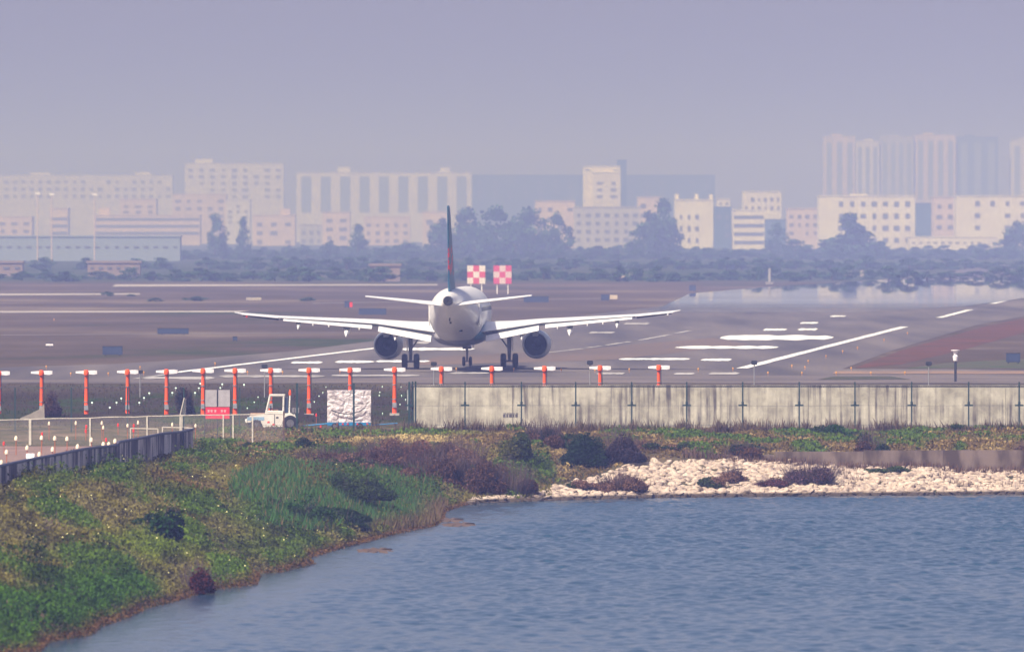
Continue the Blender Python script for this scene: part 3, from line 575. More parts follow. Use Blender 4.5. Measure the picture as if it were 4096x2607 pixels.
# low chain link fence left, in front
galv = mat('pale_post', (.62, .58, .5), .8, (.45, .42, .36), 4); net = mat('chain_link', (.5, .46, .44), .8, (.42, .38, .36), 3, trans=.15); brownp = mat('rusty_post', (.13, .08, .07), .9)
ND = 492.0; lf = thing('chain_link_fence', (0, ND, 0), 0, 'low pale chain link fence with concrete posts in front of the tug', 'fence')
def topy(px): return np.interp(px, [-300, 0, 800, 1160], [1684, 1681, 1659, 1655])
for px, m_q in [(-60, galv), (120, galv), (360, galv), (588, galv), (727, galv), (893, galv), (932, galv), (1010, galv), (1135, brownp)]:
    xx = X(px, ND); zb = float(gz([xx], [ND])[0]); wd_ = .065 if px == 120 else .04
    MB().box(xx - wd_, xx + wd_, -.05, .05, zb - .2, Z(topy(px) - (12 if px == 1135 else 0), ND)).build('post', m_q, lf)
pts = [(X(px, ND), .04, Z(topy(px), ND)) for px in range(-300, 1161, 60)]
MB().tube([(a, b_, c + random.uniform(-.02, .02)) for a, b_, c in pts], .03, 6).build('rail', galv, lf)
MB().tube([(a, b_, c - .55) for a, b_, c in pts[:18]], .015, 4).build('rail', wire_m, lf)
v = []; 
for a, b_, c in pts: v += [(a, .03, c - .02), (a, .03, -1.2)]
MB().add(v, [(2 * i, 2 * i + 1, 2 * i + 3, 2 * i + 2) for i in range(len(pts) - 1)]).build('netting', net, lf)
o = MB().add([(X(80, ND), .1, Z(1672, ND)), (X(120, ND), .1, Z(1655, ND)), (X(155, ND), .1, Z(1637, ND)), (X(176, ND), .1, Z(1614, ND)), (X(178, ND), .1, Z(1680, ND)), (X(80, ND), .1, Z(1682, ND))], [(0, 1, 2, 3, 4, 5)]).build('net_gusset', mat('net_dense', (.55, .5, .44), .9, trans=.5), lf)
# slanting pale strut with dead palm-like weed
ps = thing('leaning_strut', (X(732, 498), 498, 0), 0, 'pale tapering strut leaning up to a spiky dead weed', 'strut')
MB().add([(X(716, 498) - X(732, 498), 0, Z(1662, 498)), (X(743, 498) - X(732, 498), 0, Z(1662, 498)), (X(745, 498) - X(732, 498), 0, Z(1592, 498)), (X(735, 498) - X(732, 498), 0, Z(1592, 498))] +
         [(X(716, 498) - X(732, 498), .1, Z(1662, 498)), (X(743, 498) - X(732, 498), .1, Z(1662, 498)), (X(745, 498) - X(732, 498), .1, Z(1592, 498)), (X(735, 498) - X(732, 498), .1, Z(1592, 498))],
         [(0, 1, 2, 3), (4, 7, 6, 5), (0, 4, 5, 1), (1, 5, 6, 2), (2, 6, 7, 3), (3, 7, 4, 0)]).build('net_sleeve', net, ps)
MB().tube([(X(720, 498) - X(732, 498), -.03, -1.0), (X(720, 498) - X(732, 498), -.03, Z(1662, 498)), (X(737, 498) - X(732, 498), -.03, Z(1590, 498))], .03, 6).build('pole', galv, ps)

# dark corrugated hoarding at far left
hm = bpy.data.materials.new('dark_hoarding'); hm.use_nodes = True; n = hm.node_tree.nodes; l = hm.node_tree.links; p = n['Principled BSDF']; p.inputs['Roughness'].default_value = .7
geo = n.new('ShaderNodeNewGeometry')
a_ = ramp(nz(1.0, (6, .7, .15), 4), [(.38, (.05, .04, .06)), (.48, (.16, .12, .14)), (.56, (.8, .68, .64))]); l.new(a_, p.inputs['Base Color'])
hp = [(-90, 1892), (0, 1866), (110, 1842), (219, 1822), (347, 1796), (468, 1783)]; hp2 = [(471, 1771), (584, 1750), (650, 1736), (723, 1730), (771, 1719)]
def hd(px): return 372 + px / 770 * 83
ho = thing('hoarding_fence', (X(400, hd(400)), hd(400), 0), 0, 'dark purple-brown corrugated hoarding along the top of the bank', 'fence')
O_ = ho.location
for seg in (hp, hp2):
    cap_ = []
    for (pa, ya), (pb, yb) in zip(seg[:-1], seg[1:]):
        a = Vector((X(pa, hd(pa)), hd(pa), Z(ya, hd(pa)))); b_ = Vector((X(pb, hd(pb)), hd(pb), Z(yb, hd(pb))))
        L = (b_ - a).length; k = int(L / .35); q = MB(); t = (b_ - a).normalized(); nr = Vector((t.y, -t.x, 0))
        row = []
        for i in range(k + 1):
            c = a.lerp(b_, i / k) - O_; off = nr * (.05 if i % 2 else -.05)
            row.append([(c + off), Vector((c.x + off.x, c.y + off.y, -1.6))])
        front = [p_ for r_ in row for p_ in r_]; back = [p_ - nr * .05 for p_ in front]; m0 = len(front)
        fs = []
        for i in range(k):
            j = 2 * i; fs += [(j, j + 1, j + 3, j + 2), (m0 + j, m0 + j + 2, m0 + j + 3, m0 + j + 1), (j, j + 2, m0 + j + 2, m0 + j)]
        q.add(front + back, fs).build('sheet_panel', hm, ho)
        MB().tube([a - O_ + Vector((0, 0, .03)), b_ - O_ + Vector((0, 0, .03))], .07, 6).build('top_rail', mat('rail_purple', (.12, .12, .2), .6), ho)
pz = hd(733); MB().box(X(733, pz) - O_.x - .05, X(733, pz) - O_.x + .05, pz - O_.y - .25, pz - O_.y - .15, -1.2, Z(1709, pz)).build('post', darkp, ho)
# white gate frames behind the hoarding
gf = thing('pipe_frame', (X(700, 470), 470, 0), 0, 'pale pipe frame standing behind the end of the hoarding', 'frame')
for a, b_ in (((650, 1708), (770, 1712)), ((650, 1708), (650, 1760)), ((770, 1712), (770, 1725)), ((722, 1666), (722, 1720))):
    MB().tube([(X(a[0], 470) - gf.location.x, 0, Z(a[1], 470)), (X(b_[0], 470) - gf.location.x, 0, Z(b_[1], 470))], .035, 6).build('pipe', galv, gf)
gf2 = thing('pipe_frame', (X(577, 470), 470, 0), 0, 'second pale pipe frame farther left behind the hoarding', 'frame')
for a, b_ in (((522, 1713), (632, 1715)), ((632, 1715), (632, 1760)), ((522, 1713), (522, 1762))):
    MB().tube([(X(a[0], 470) - gf2.location.x, 0, Z(a[1], 470)), (X(b_[0], 470) - gf2.location.x, 0, Z(b_[1], 470))], .03, 6).build('pipe', galv, gf2)
# approach lamps in the yard behind the hoarding
yardm = mat('yard_gravel', (.3, .2, .17), 1, (.18, .12, .1), .8)
tag(MB().add([(X(-300, 400), 400, .1), (X(380, 420), 418, -.05), (X(760, 456), 455, -.62), (X(900, 478), 478, -.78), (X(900, 486), 486, -.82), (X(-600, 486), 486, -.82)], [(0, 1, 2, 3, 4, 5)]).build('yard', yardm), kind='structure')
dome = mat('cream_lamp', (.85, .72, .5), .4, (.9, .8, .65)); stalk = mat('orange_stalk', (.45, .14, .06), .7)
yd = thing('yard_lamp'); yd['category'] = 'approach light'; yd['group'] = 'yard lamps on orange stalks'
MB().tube([(0, 0, -1), (0, 0, 0)], .03, 6).build('stalk', stalk, yd); MB().lathe([(-.02, .05), (.0, .12), (.12, .13), (.2, .08), (.24, .02)], 'z', n=10, cap=True).build('lamp_head', dome, yd, True)
yds = []
for i, (px, py) in enumerate([(157, 1816), (210, 1796), (310, 1785), (413, 1776), (435, 1776), (460, 1763), (5, 1849), (26, 1807), (166, 1750), (268, 1754), (219, 1752), (64, 1752), (365, 1758), (413, 1708), (407, 1690), (303, 1690), (689, 1696), (782, 1701), (552, 1688), (108, 1790), (510, 1700), (196, 1692)]):
    d = np.interp(py, [1690, 1850], [482, 405]) if px < 760 else 486
    o = yd if i == 0 else dup(yd, (0, 0, 0)); o.location = (X(px, d), d, Z(py, d) - .1); o.scale = (.7, .7, .9) if py > 1740 else (.45, .45, .8); yds.append(o)
order_labels(yds, 'cream lamp on orange stalk behind the hoarding, {} from the left')
rc = thing('marker_cone'); rc['category'] = 'marker'; rc['group'] = 'red topped markers'; MB().tube([(0, 0, -.6), (0, 0, 0)], .025, 6).build('stalk', stalk, rc); MB().lathe([(0, .09), (.2, .08), (.26, .02)], 'z', n=8, cap=True).build('cap', redl, rc, True)
rcs = []
for i, (px, py) in enumerate([(15, 1780), (345, 1712), (343, 1730), (534, 1728), (168, 1742), (472, 1706), (424, 1765), (1265, 1665), (1283, 1710), (910, 1716), (535, 1708)]):
    d = np.interp(py, [1690, 1850], [486, 405]) if px < 800 else 540; o = rc if i == 0 else dup(rc, (0, 0, 0)); o.location = (X(px, d), d, Z(py, d)); o.scale = (.6, .6, .7); rcs.append(o)
order_labels(rcs, 'little red capped marker stake, {} from the left')
wb = thing('lamp_box', (X(122, 415), 415, Z(1836, 415)), 0, 'bright white box lamp just behind the hoarding by the thick post', 'lamp')
MB().box(-.2, .2, -.15, .15, 0, .26).build('housing', radome, wb, bevel=.02); MB().box(-.15, .15, -.17, -.152, .04, .22).build('lens', mat('bright_lens', (1, .97, .9), .3, emit=.8), wb)
MB().tube([(0, 0, -1.5), (0, 0, -.002)], .05, 6).build('post', galv, wb)

# ------------------------------------------------------------------ red sign with two grey panels
SD = 505.0; rs = thing('red_notice', (X(870, SD), SD, 0), 0, 'red notice board with pale lettering below two grey panels', 'sign')
redm = mat('red_board', (.75, .03, .07), .6, (.65, .03, .06)); gp = mat('grey_panel', (.42, .4, .43), .6)
rb = MB().box(X(822, SD) - rs.location.x, X(918, SD) - rs.location.x, -.03, .03, Z(1674, SD), Z(1628, SD)).build('board', redm, rs)
mk = MB(); x0 = X(829, SD) - rs.location.x
for i in range(6):
    if i == 3: continue
    bx = x0 + i * .185
    for (u0, u1, v0, v1) in ((0, .13, .1, .125), (.01, .12, .0, .022), (.05, .075, .0, .12), (.0, .02, .03, .09) if i % 2 else (.1, .12, .03, .1), (.02, .11, .055, .075)):
        mk.box(bx + u0, bx + u1, -.036 - .001 * random.random(), -.031, Z(1648, SD) + v0, Z(1648, SD) + v1)
mk.build('lettering', mat('pale_letters', (.8, .6, .6), .7), rb)
for a, b_ in ((821, 867), (873, 920)): MB().box(X(a, SD) - rs.location.x, X(b_, SD) - rs.location.x, -.02, .02, Z(1626, SD), Z(1559, SD)).build('panel', gp, rs)
for a in (870, 819, 922): MB().box(X(a, SD) - rs.location.x - .025, X(a, SD) - rs.location.x + .025, .021, .06, -1, Z(1557, SD)).build('post', darkp, rs)

# ------------------------------------------------------------------ tug, dolly, wrapped cargo
TD = 533.0; tz = float(gz([X(1100, TD)], [TD])[0]); ty_ = TD
whitep = mat('tug_white', (.78, .76, .7), .4, (.68, .65, .6), 1.5); bluep = mat('tug_blue', (.25, .42, .6), .5); tanp = mat('tug_tan', (.5, .3, .2), .6)
tzb = Z(1722, TD); tu = thing('baggage_tug', (X(1095, TD), TD, tzb), 0, 'white baggage tug with open framed cab parked behind the fence', 'tug')
def tx(px): return X(px, TD) - X(1095, TD)
def tzz(py): return Z(py, TD) - tzb
MB().loft([[(tx(985), s, tzz(1690)), (tx(1003), s, tzz(1688)), (tx(1012), s, tzz(1678)), (tx(1042), s, tzz(1678)), (tx(1054), s, tzz(1708)), (tx(1132), s, tzz(1710)), (tx(1140), s, tzz(1652)), (tx(1062), s, tzz(1656)), (tx(1000), s, tzz(1662)), (tx(985), s, tzz(1675))] for s in (-.75, .75)]).build('body', whitep, tu, bevel=.02)
MB().box(tx(1002), tx(1062), -.7, .7, tzz(1661), tzz(1652)).build('bonnet_deck', tanp, tu); MB().box(tx(990), tx(1058), -.765, -.752, tzz(1680), tzz(1666)).build('side_stripe', bluep, tu)
cab = MB()
for s in (-.7, .7):
    for a, b_ in (((1064, 1655), (1081, 1582)), ((1081, 1582), (1136, 1582)), ((1136, 1582), (1134, 1655)), ((1064, 1645), (1136, 1645))):
        cab.tube([(tx(a[0]), s, tzz(a[1])), (tx(b_[0]), s, tzz(b_[1]))], .055, 6)
cab.box(tx(1078), tx(1140), -.76, .76, tzz(1582), tzz(1576)); cabo = cab.build('cab_frame', whitep, tu)
MB().box(tx(1064), tx(1136), -.752, -.705, tzz(1655), tzz(1647)).build('cab_sill', whitep, cabo)
MB().box(tx(1140), tx(1152), -.6, .6, tzz(1648), tzz(1588)).build('rear_window', mat('cab_glass', (.05, .08, .14), .15, spec=.6), cabo)
MB().tube([(tx(1158), -.6, tzz(1652)), (tx(1161), -.6, tzz(1578))], .045, 6).build('rear_pillar', whitep, cabo)
MB().lathe([(tzz(1580), .07), (tzz(1572), .08), (tzz(1562), .06), (tzz(1558), .02)], 'z', (tx(1161), -.6, 0), 10, True).build('beacon', orange, cabo, True)
MB().box(tx(1090), tx(1112), -.3, .3, tzz(1650), tzz(1638)).build('seat', tanp, cabo); MB().lathe([(tx(1081), .16), (tx(1083), .18), (tx(1085), .16)], 'x', (0, -.2, tzz(1632)), 14).build('steering_wheel', darkp, cabo)
fd = []
for s in (-.8, -.35):
    fd.append([(tx(1134), s, tzz(1712)), (tx(1134), s, tzz(1652)), (tx(1165), s, tzz(1650)), (tx(1182), s, tzz(1662)), (tx(1192), s, tzz(1685)), (tx(1194), s, tzz(1704)), (tx(1188), s, tzz(1704)), (tx(1183), s, tzz(1688)), (tx(1172), s, tzz(1672)), (tx(1155), s, tzz(1668)), (tx(1145), s, tzz(1680)), (tx(1140), s, tzz(1712))])
fend = MB().loft(fd).build('rear_fender', whitep, tu)
MB().box(tx(1140), tx(1180), -.34, .75, tzz(1668), tzz(1656)).build('engine_cover', whitep, tu); MB().box(tx(992), tx(1184), -.6, .6, tzz(1714), tzz(1669)).build('chassis', darkp, tu)
def wheel(cx, cy_, r, wd, par, rimc=metal):
    wh = MB().lathe([(-wd / 2, r * .5), (-wd / 2, r * .85), (-wd / 3, r), (wd / 3, r), (wd / 2, r * .85), (wd / 2, r * .5)], 'y', (cx, cy_, r), 22, True).build('wheel', tyre, par, True)
    MB().lathe([(-wd / 2 - .012, r * .12), (-wd / 2 - .01, r * .48), (-wd / 2 + .01, r * .5)], 'y', (cx, cy_, r), 16, True).build('rim', rimc, wh, True)
for s in (-.7, .7): wheel(tx(1162), s, .46, .3, tu); wheel(tx(1027), s, .33, .24, tu)
MB().box(tx(1150), tx(1196), -.25, .25, tzz(1652), tzz(1630)).build('rear_equipment', mat('equip_grey', (.4, .38, .38), .6), tu, bevel=.03)
for px, py, mq in ((1075, 1690, redl), (1095, 1700, redl), (1110, 1672, darkp)): MB().box(tx(px) - .07, tx(px) + .07, -.765, -.752, tzz(py), tzz(py - 7)).build('side_marking', mq, tu)
MB().lathe([(tx(983) - .02, .09), (tx(985), .1)], 'x', (0, -.5, tzz(1682)), 12, True).build('headlight', radome, tu); MB().lathe([(tx(983) - .02, .09), (tx(985), .1)], 'x', (0, .5, tzz(1682)), 12, True).build('headlight', radome, tu)
MB().box(tx(1062), tx(1134), -.758, -.752, tzz(1712), tzz(1705)).build('step', darkp, tu); MB().box(tx(1098), tx(1101), -.757, -.752, tzz(1704), tzz(1656)).build('door_seam', darkp, tu)
# dolly
DD = 533.0; dz = Z(1717, DD); do = thing('cargo_dolly', (X(1397, DD), DD, dz), 0, 'blue flat cargo dolly with long tow bar carrying the wrapped load', 'trailer')
blue = mat('dolly_blue', (.02, .18, .42), .5, (.02, .22, .45), 2)
def dx(px): return X(px, DD) - X(1397, DD)
def dzz(py): return Z(py, DD) - dz
dk = MB().box(dx(1310), dx(1484), -.75, .75, dzz(1702), dzz(1688)).build('deck', blue, do, bevel=.01)
for px in (1350, 1392, 1372, 1430, 1470): MB().box(dx(px) - .05, dx(px) + .05, -.78, -.753, dzz(1697), dzz(1691)).build('reflector', redl, dk)
for s in (-.68, .68):
    for px in (1340, 1440): wheel(dx(px), s, .21, .16, do)
MB().tube([(dx(1310), 0, dzz(1694)), (dx(1212), 0, dzz(1703))], .05, 6).build('tow_bar', blue, do); MB().tube([(dx(1484), 0, dzz(1700)), (dx(1590), 0, dzz(1692))], .035, 6).build('tow_bar', blue, do)
foil_m = mat('plastic_wrap', (.74, .68, .7), .25, (.42, .36, .38), 2.3, spec=.8, bump=.16, contrast=(.35, .7), detail=7)
[setattr(q.inputs['Distortion'], 'default_value', 1.5) for q in foil_m.node_tree.nodes if q.type == 'TEX_NOISE']
cg = thing('wrapped_cargo', (X(1397, DD), DD, Z(1688, DD) + .004), 0, 'big crumpled silver plastic-wrapped cargo block on the blue dolly', 'cargo')
bm = bmesh.new(); bmesh.ops.create_cube(bm, size=1); bmesh.ops.subdivide_edges(bm, edges=bm.edges[:], cuts=22, use_grid_fill=True)
wv = X(1484, DD) - X(1310, DD); hv = Z(1563, DD) - Z(1689, DD)
for v in bm.verts:
    j = float(fnoise(np.array([v.co.x * 9 + 3 + v.co.y * 5]), np.array([v.co.z * 9 + 7 + v.co.y * 3]), 3)[0]) - .5
    c = v.co.copy(); v.co = Vector((c.x * wv * (1 + .05 * j), c.y * 1.4 * (1 + .2 * j), (c.z + .5) * hv * (1 + .03 * j)))
    if c.z > -.45: v.co += Vector((0, 0, j * .05))
me = bpy.data.meshes.new('load'); bm.to_mesh(me); bm.free(); me.materials.append(foil_m); lo = bpy.data.objects.new('load', me); C.objects.link(lo); lo.parent = cg
MB().tube([(-1.05, -.88, .74), (-.8, -.9, .62), (-.45, -.9, .53), (-.1, -.9, .50), (.3, -.9, .55), (.65, -.9, .68), (.95, -.88, .86)], .03, 6).build('strap', darkp, cg)

# ------------------------------------------------------------------ vegetation
def rnd_quads(cen, size, up=0.0, tall=1.0):           # random little leaf quads round centres
    N = len(cen)
    a = rng.normal(size=(N, 3)); a /= np.linalg.norm(a, axis=1)[:, None]
    b_ = rng.normal(size=(N, 3)); b_[:, 2] += up; b_ -= (b_ * a).sum(1)[:, None] * a; b_ /= np.linalg.norm(b_, axis=1)[:, None]
    s = size[:, None] if np.ndim(size) else size
    a = a * s * .5; b_ = b_ * s * .5 * tall
    co = np.stack([cen - b_, cen + a, cen + b_, cen - a], 1).reshape(-1, 3)
    return co
def qidx(N): return np.arange(N * 4).reshape(N, 4)
leafm = leaf_mat('leaves')
def land_points(N, xr, yr, pw=1.0):
    x = rng.uniform(*xr, N); y = yr[0] + (yr[1] - yr[0]) * rng.random(N) ** pw
    vis = (np.abs(x / y) < 0.062) | ((x > 0) & (x / y < .092)); x, y = x[vis], y[vis]
    s = sdist(x, y); k = s > 0.02; return x[k], y[k], s[k]
def pxy(x, y, z): return 2048 + F * x / y, HZ + F * (H - z) / y
def cover(name, label, cat, x, y, s, size, hgt, tone, up=.6, tall=1.2, per=1):
    x = np.repeat(x, per) + rng.normal(size=len(x) * per) * .05; y = np.repeat(y, per) + rng.normal(size=len(y) * per) * .05
    z = gz(x, y) + np.abs(rng.random(len(x))) * (np.repeat(hgt, per) if np.ndim(hgt) else hgt)
    sz = size * rng.uniform(.6, 1.4, len(x)); co = rnd_quads(np.stack([x, y, z], 1), sz, up, tall)
    t = np.repeat(np.repeat(tone * np.array([1.75, 1.85, 1.1]), per, axis=0) * rng.uniform(.65, 1.35, (len(x), 1)), 4, axis=0)
    return tag(big_mesh(name, co, qidx(len(x)), leafm, t), label, cat, kind='stuff')
def blend(base, col, f): return base * (1 - f[:, None]) + np.array(col) * f[:, None]
def ss(a, b_, v): t = np.clip((v - a) / (b_ - a), 0, 1); return t * t * (3 - 2 * t)
# left bank cover
x, y, s = land_points(330000, (-27, 3), (284, 490))
k = (s < 15) & (x < -16.0 + (y - 372) * .0 + 12 + 6); x, y, s = x[k], y[k], s[k]
z = gz(x, y, s); PX, PY = pxy(x, y, z)
n1 = fnoise(x * .45, y * .12); n2 = fnoise(x * 1.3 + 40, y * .4 + 9); n3 = fnoise(x * .2 + 90, y * .05 + 3, 2)
tone = np.tile(np.array([.12, .10, .04]), (len(x), 1))
tone = blend(tone, (.155, .13, .09), ss(.46, .66, n2) * .8)                                   # tan dry heads
tone = blend(tone, (.055, .09, .018), ss(.48, .62, n1))                                    # olive green
lower = ss(0, 1, (PY - (2330 - PX * .12)) / 90) * ss(700, 560, PX)                           # green lower left slope
tone = blend(tone, (.035, .08, .014), lower * .9)
tone = blend(tone, (.09, .13, .015), ss(.0, 1, 1 - np.hypot((PX - 640) / 330, (PY - 2190) / 110)) * .9)  # yellow green patch
tone = blend(tone, (.03, .075, .02), ss(0, 1, 1.2 - np.hypot((PX - 1150) / 330, (PY - 2060) / 110)) * .9)
tone = blend(tone, (.06, .085, .03), ss(0, 1, 1.2 - np.hypot((PX - 1050) / 300, (PY - 2200) / 70)) * .8)
tone = blend(tone, (.13, .06, .05), ss(.5, .7, n3) * ss(2050, 1900, PY) * .7)
tone = tone * (1 - .55 * ss(.52, .66, fnoise(x * .9 + 70, y * .3 + 20, 3)))[:, None]; edge = ss(.55, .1, s); tone = blend(tone, (.085, .045, .032), edge)
h = .12 + .35 * ss(.4, .7, n1) + .1 * n2; h *= (1 - .75 * edge)
grass_k = rng.random(len(x)) < 1.0
cover('undergrowth', 'mixed green and tan weeds covering the left bank', 'weeds', x, y, s, .065, h, tone, up=1.3, tall=2.0, per=3)
# bigger leaf clumps for relief
kk = (n2 > .53) & (rng.random(len(x)) < .35) & (edge < .2); t2 = tone[kk] * .6
cover('leafy_weeds', 'darker leafy weed clumps dotted over the left bank', 'weeds', x[kk], y[kk], s[kk], .1, h[kk] * 1.9, t2, up=.3, tall=1.2, per=2)
kk = (rng.random(len(x)) < .014) & (lower < .4) & (PX < 1500) & (n3 < .6)
cover('white_wildflowers', 'tiny pale flower heads speckling the left bank', 'flowers', x[kk], y[kk], s[kk], .06, h[kk] * 1.6 + .1, np.tile(np.array([.55, .5, .38]), (kk.sum(), 1)), up=0, tall=1)
# tall reeds
def in_ell(cx, cy_, rx, ry): return np.hypot((PX - cx) / rx, (PY - cy_) / ry) < 1 + .25 * (n2 - .5)
kk = (in_ell(1330, 1960, 420, 110) | in_ell(1560, 2060, 260, 70) | in_ell(1250, 2080, 200, 60)) & (s > .15)
sel = np.where(kk)[0]; sel = sel[rng.random(len(sel)) < .9]
def blades(name, label, cat, x, y, hgt, wd, tone, lean=.18):
    N = len(x); z = gz(x, y); hh = hgt * rng.uniform(.55, 1.25, N); a = rng.uniform(0, 6.28, N); dx_ = np.cos(a) * wd; dy_ = np.sin(a) * wd
    lx = rng.normal(size=N) * lean * hh; ly = rng.normal(size=N) * lean * hh
    co = np.stack([np.stack([x - dx_, y - dy_, z - .05], 1), np.stack([x + dx_, y + dy_, z - .05], 1), np.stack([x + lx * .5 + dx_ * .7, y + ly * .5 + dy_ * .7, z + hh * .6], 1), np.stack([x + lx, y + ly, z + hh], 1)], 1).reshape(-1, 3)
    t = np.repeat(tone * 1.4 * rng.uniform(.6, 1.4, (N, 1)), 4, axis=0); return tag(big_mesh(name, co, qidx(N), leafm, t), label, cat, kind='stuff')
rt = np.tile(np.array([.045, .11, .028]), (len(sel), 1)); rt = blend(rt, (.16, .11, .06), (rng.random(len(sel)) < .12) * 1.0); rt = blend(rt, (.13, .075, .05), ss(1.6, .3, s[sel]) * .8)
blades('reeds', 'tall dark green reeds on the point of the left bank', 'reeds', x[sel], y[sel], .38 + .4 * n1[sel], .022, rt)
# far bank and verge cover
x, y, s = land_points(360000, (-34, 48), (455, 532)); pp_ = 2048 + F * x / y; k = (s > np.interp(pp_, [1880, 2050, 2200, 2350, 2500, 2600, 4200], [1.0, 1.4, 2.8, 4.8, 7.5, 8.8, 8.8])) & ~((pp_ > 2750) & (s > 8.0) & (y < 481.4) & (rng.random(len(x)) < .7)) & ~((x < -15) & (y < 486)) & (x > -19); x, y, s = x[k], y[k], s[k]
z = gz(x, y, s); PX, PY = pxy(x, y, z); kq = ~((PX > 960) & (PX < 1640) & (y > 505) & (rng.random(len(x)) < .75)); x, y, s, z, PX, PY = x[kq], y[kq], s[kq], z[kq], PX[kq], PY[kq]; n1 = fnoise(x * .5, y * .15); n2 = fnoise(x * 1.4 + 40, y * .5)
tone = np.tile(np.array([.10, .065, .045]), (len(x), 1)); tone = blend(tone, (.2, .14, .10), ss(.55, .7, n2)); tone = blend(tone, (.05, .08, .02), ss(.56, .66, n1))
tone = blend(tone, (.06, .1, .02), ss(1, 0, np.hypot((PX - 1650) / 420, (PY - 1735) / 22)) ); tone = blend(tone, (.3, .22, .16), ss(1, .3, np.hypot((PX - 1600) / 330, (PY - 1768) / 14)))
tone = blend(tone, (.04, .085, .02), ss(1, .2, np.hypot((PX - 3350) / 350, (PY - 1730) / 30)))
cover('verge_weeds', 'brown and green weeds on the strip below the wall', 'weeds', x, y, s, .1, .1 + .3 * ss(.4, .7, n1), tone, up=1.2, tall=1.8)
kk = (y > 520) & (rng.random(len(x)) < .5)
blades('wall_weeds', 'dead weed stalks fringing the foot of the wall', 'weeds', x[kk], np.clip(y[kk], 526, 532.5), .25 + .55 * ss(.45, .75, n2[kk]), .025, np.tile(np.array([.10, .07, .05]), (kk.sum(), 1)))
# dark verge grass behind the fence
x, y, s = land_points(5000, (-36, 2), (543, 627)); n1 = fnoise(x * .3, y * .08)
tone = np.tile(np.array([.055, .042, .034]), (len(x), 1)); tone = blend(tone, (.035, .055, .02), ss(.46, .62, n1) * ss(610, 585, y))
blades('verge_grass', 'dark green and brown grass between fence and taxiway', 'grass', x, y, .08 + .1 * n1, .05, tone)

def bush(name, px, py, wpx, hpx, col, col2, label, cat='bush', leaf=.07, dens=1.4, twig=True, spiky=.0):
    g = hit(px, py) ; d = g[1]; kx = d / F; W_, Hh = wpx * kx * 1.08, hpx * kx * 1.2
    t = thing(name, g, 0, label, cat); N = int(min(14000, (1500 if name != 'shrub' else 2600) * dens * max(1, W_ * Hh) ))
    m_ = max(3, int(4 + W_ * 2)); cs = []
    for i in range(m_):
        u = rng.uniform(-.5, .5); top = Hh * (1 - (2 * u) ** 2 * .65) * rng.uniform(.6, 1.0)
        cs.append((u * W_ * .8, rng.uniform(-.4, .4) * W_ * .7, top * rng.uniform(.15, .6), W_ / m_ * 1.2 + .12, top * .42))
    cs = np.array(cs); w_ = rng.integers(0, m_, N); v = rng.normal(size=(N, 3)); v /= np.linalg.norm(v, axis=1)[:, None]; v *= (rng.random(N)[:, None] ** .45)
    pts = np.stack([cs[w_, 0] + v[:, 0] * cs[w_, 3] * 1.2, cs[w_, 1] + v[:, 1] * cs[w_, 3] * 1.2, np.abs(cs[w_, 2] + v[:, 2] * cs[w_, 4] * 1.2)], 1)
    f = (rng.random(m_)[w_] < .45) * 1.0; tone = blend(np.tile(np.array(col), (N, 1)), col2, f) * rng.uniform(.6, 1.4, (N, 1))
    o = big_mesh('foliage', rnd_quads(pts, leaf * rng.uniform(.6, 1.4, N), .6, 1.6), qidx(N), leafm, np.repeat(tone, 4, axis=0)); o.parent = t
    q = MB()
    for i in range(int(24 + 70 * W_) if name != 'shrub' else 10):
        u = rng.uniform(-.5, .5); e = (u * W_ * (1 + spiky * .2), rng.uniform(-.4, .4) * W_, Hh * rng.uniform(.75, 1.12) * (1 - abs(u) * .7))
        q.tube([(u * W_ * (.6 if name != 'shrub' else .15), 0, -.1), (e[0] * .8 + rng.normal() * .06, e[1] * .6, e[2] * .5), e], [.014, .009, .004], 3)
    q.build('branches', twm, t); return t
twm = mat('twigs', (.10, .07, .065), .9, (.06, .04, .045), 3)
PU, PU2 = (.12, .065, .045), (.21, .12, .085); DG, DG2 = (.02, .04, .018), (.035, .06, .02); MG = (.05, .075, .025)
bush('shrub', 694, 2140, 62, 120, (.012, .035, .016), (.02, .05, .015), 'narrow upright lobe of dark shrub on the open slope', leaf=.12); bush('shrub', 600, 2125, 95, 75, (.02, .05, .016), (.03, .07, .02), 'smaller green shrub left of the dark shrub pair', leaf=.12)
bush('shrub', 645, 2158, 130, 95, (.012, .035, .016), (.02, .06, .015), 'very dark green shrub on the open slope of the left bank', leaf=.12)
bush('shrub', 1215, 1812, 70, 52, DG, MG, 'small dark green shrub right of the rusty fence post'); bush('shrub', 1003, 1800, 66, 48, DG, MG, 'small dark shrub below the tug on the bank')
bush('bush', 783, 2372, 105, 118, (.06, .016, .012), (.09, .025, .018), 'dark maroon bush at the waterline of the left bank', spiky=1)
bush('bush', 1560, 1850, 260, 95, (.24, .12, .08), PU2, 'pale reddish bush at the back of the thicket'); bush('bush', 1740, 1930, 260, 110, PU2, PU, 'mauve-brown bush at the foot of the thicket'); bush('bush', 1380, 1885, 240, 60, PU2, MG, 'thin brown bush over the reeds')
bush('bush', 1290, 1862, 230, 72, PU, PU2, 'low purple-brown bush at the left of the thicket'); bush('bush', 1480, 1868, 240, 88, PU2, (.15, .08, .07), 'purple-brown bush below the sandy patch')
bush('bush', 1660, 1885, 250, 118, PU2, (.2, .09, .07), 'reddish-brown bush in the middle of the thicket'); bush('bush', 1830, 1885, 250, 128, PU, PU2, 'tallest purple bush rising before the concrete wall')
bush('bush', 1880, 1965, 260, 140, PU, DG2, 'dark purple and green bush above the first rocks'); bush('bush', 2030, 1985, 220, 130, PU, (.06, .04, .045), 'deep purple bush overhanging the rocks at the shore')
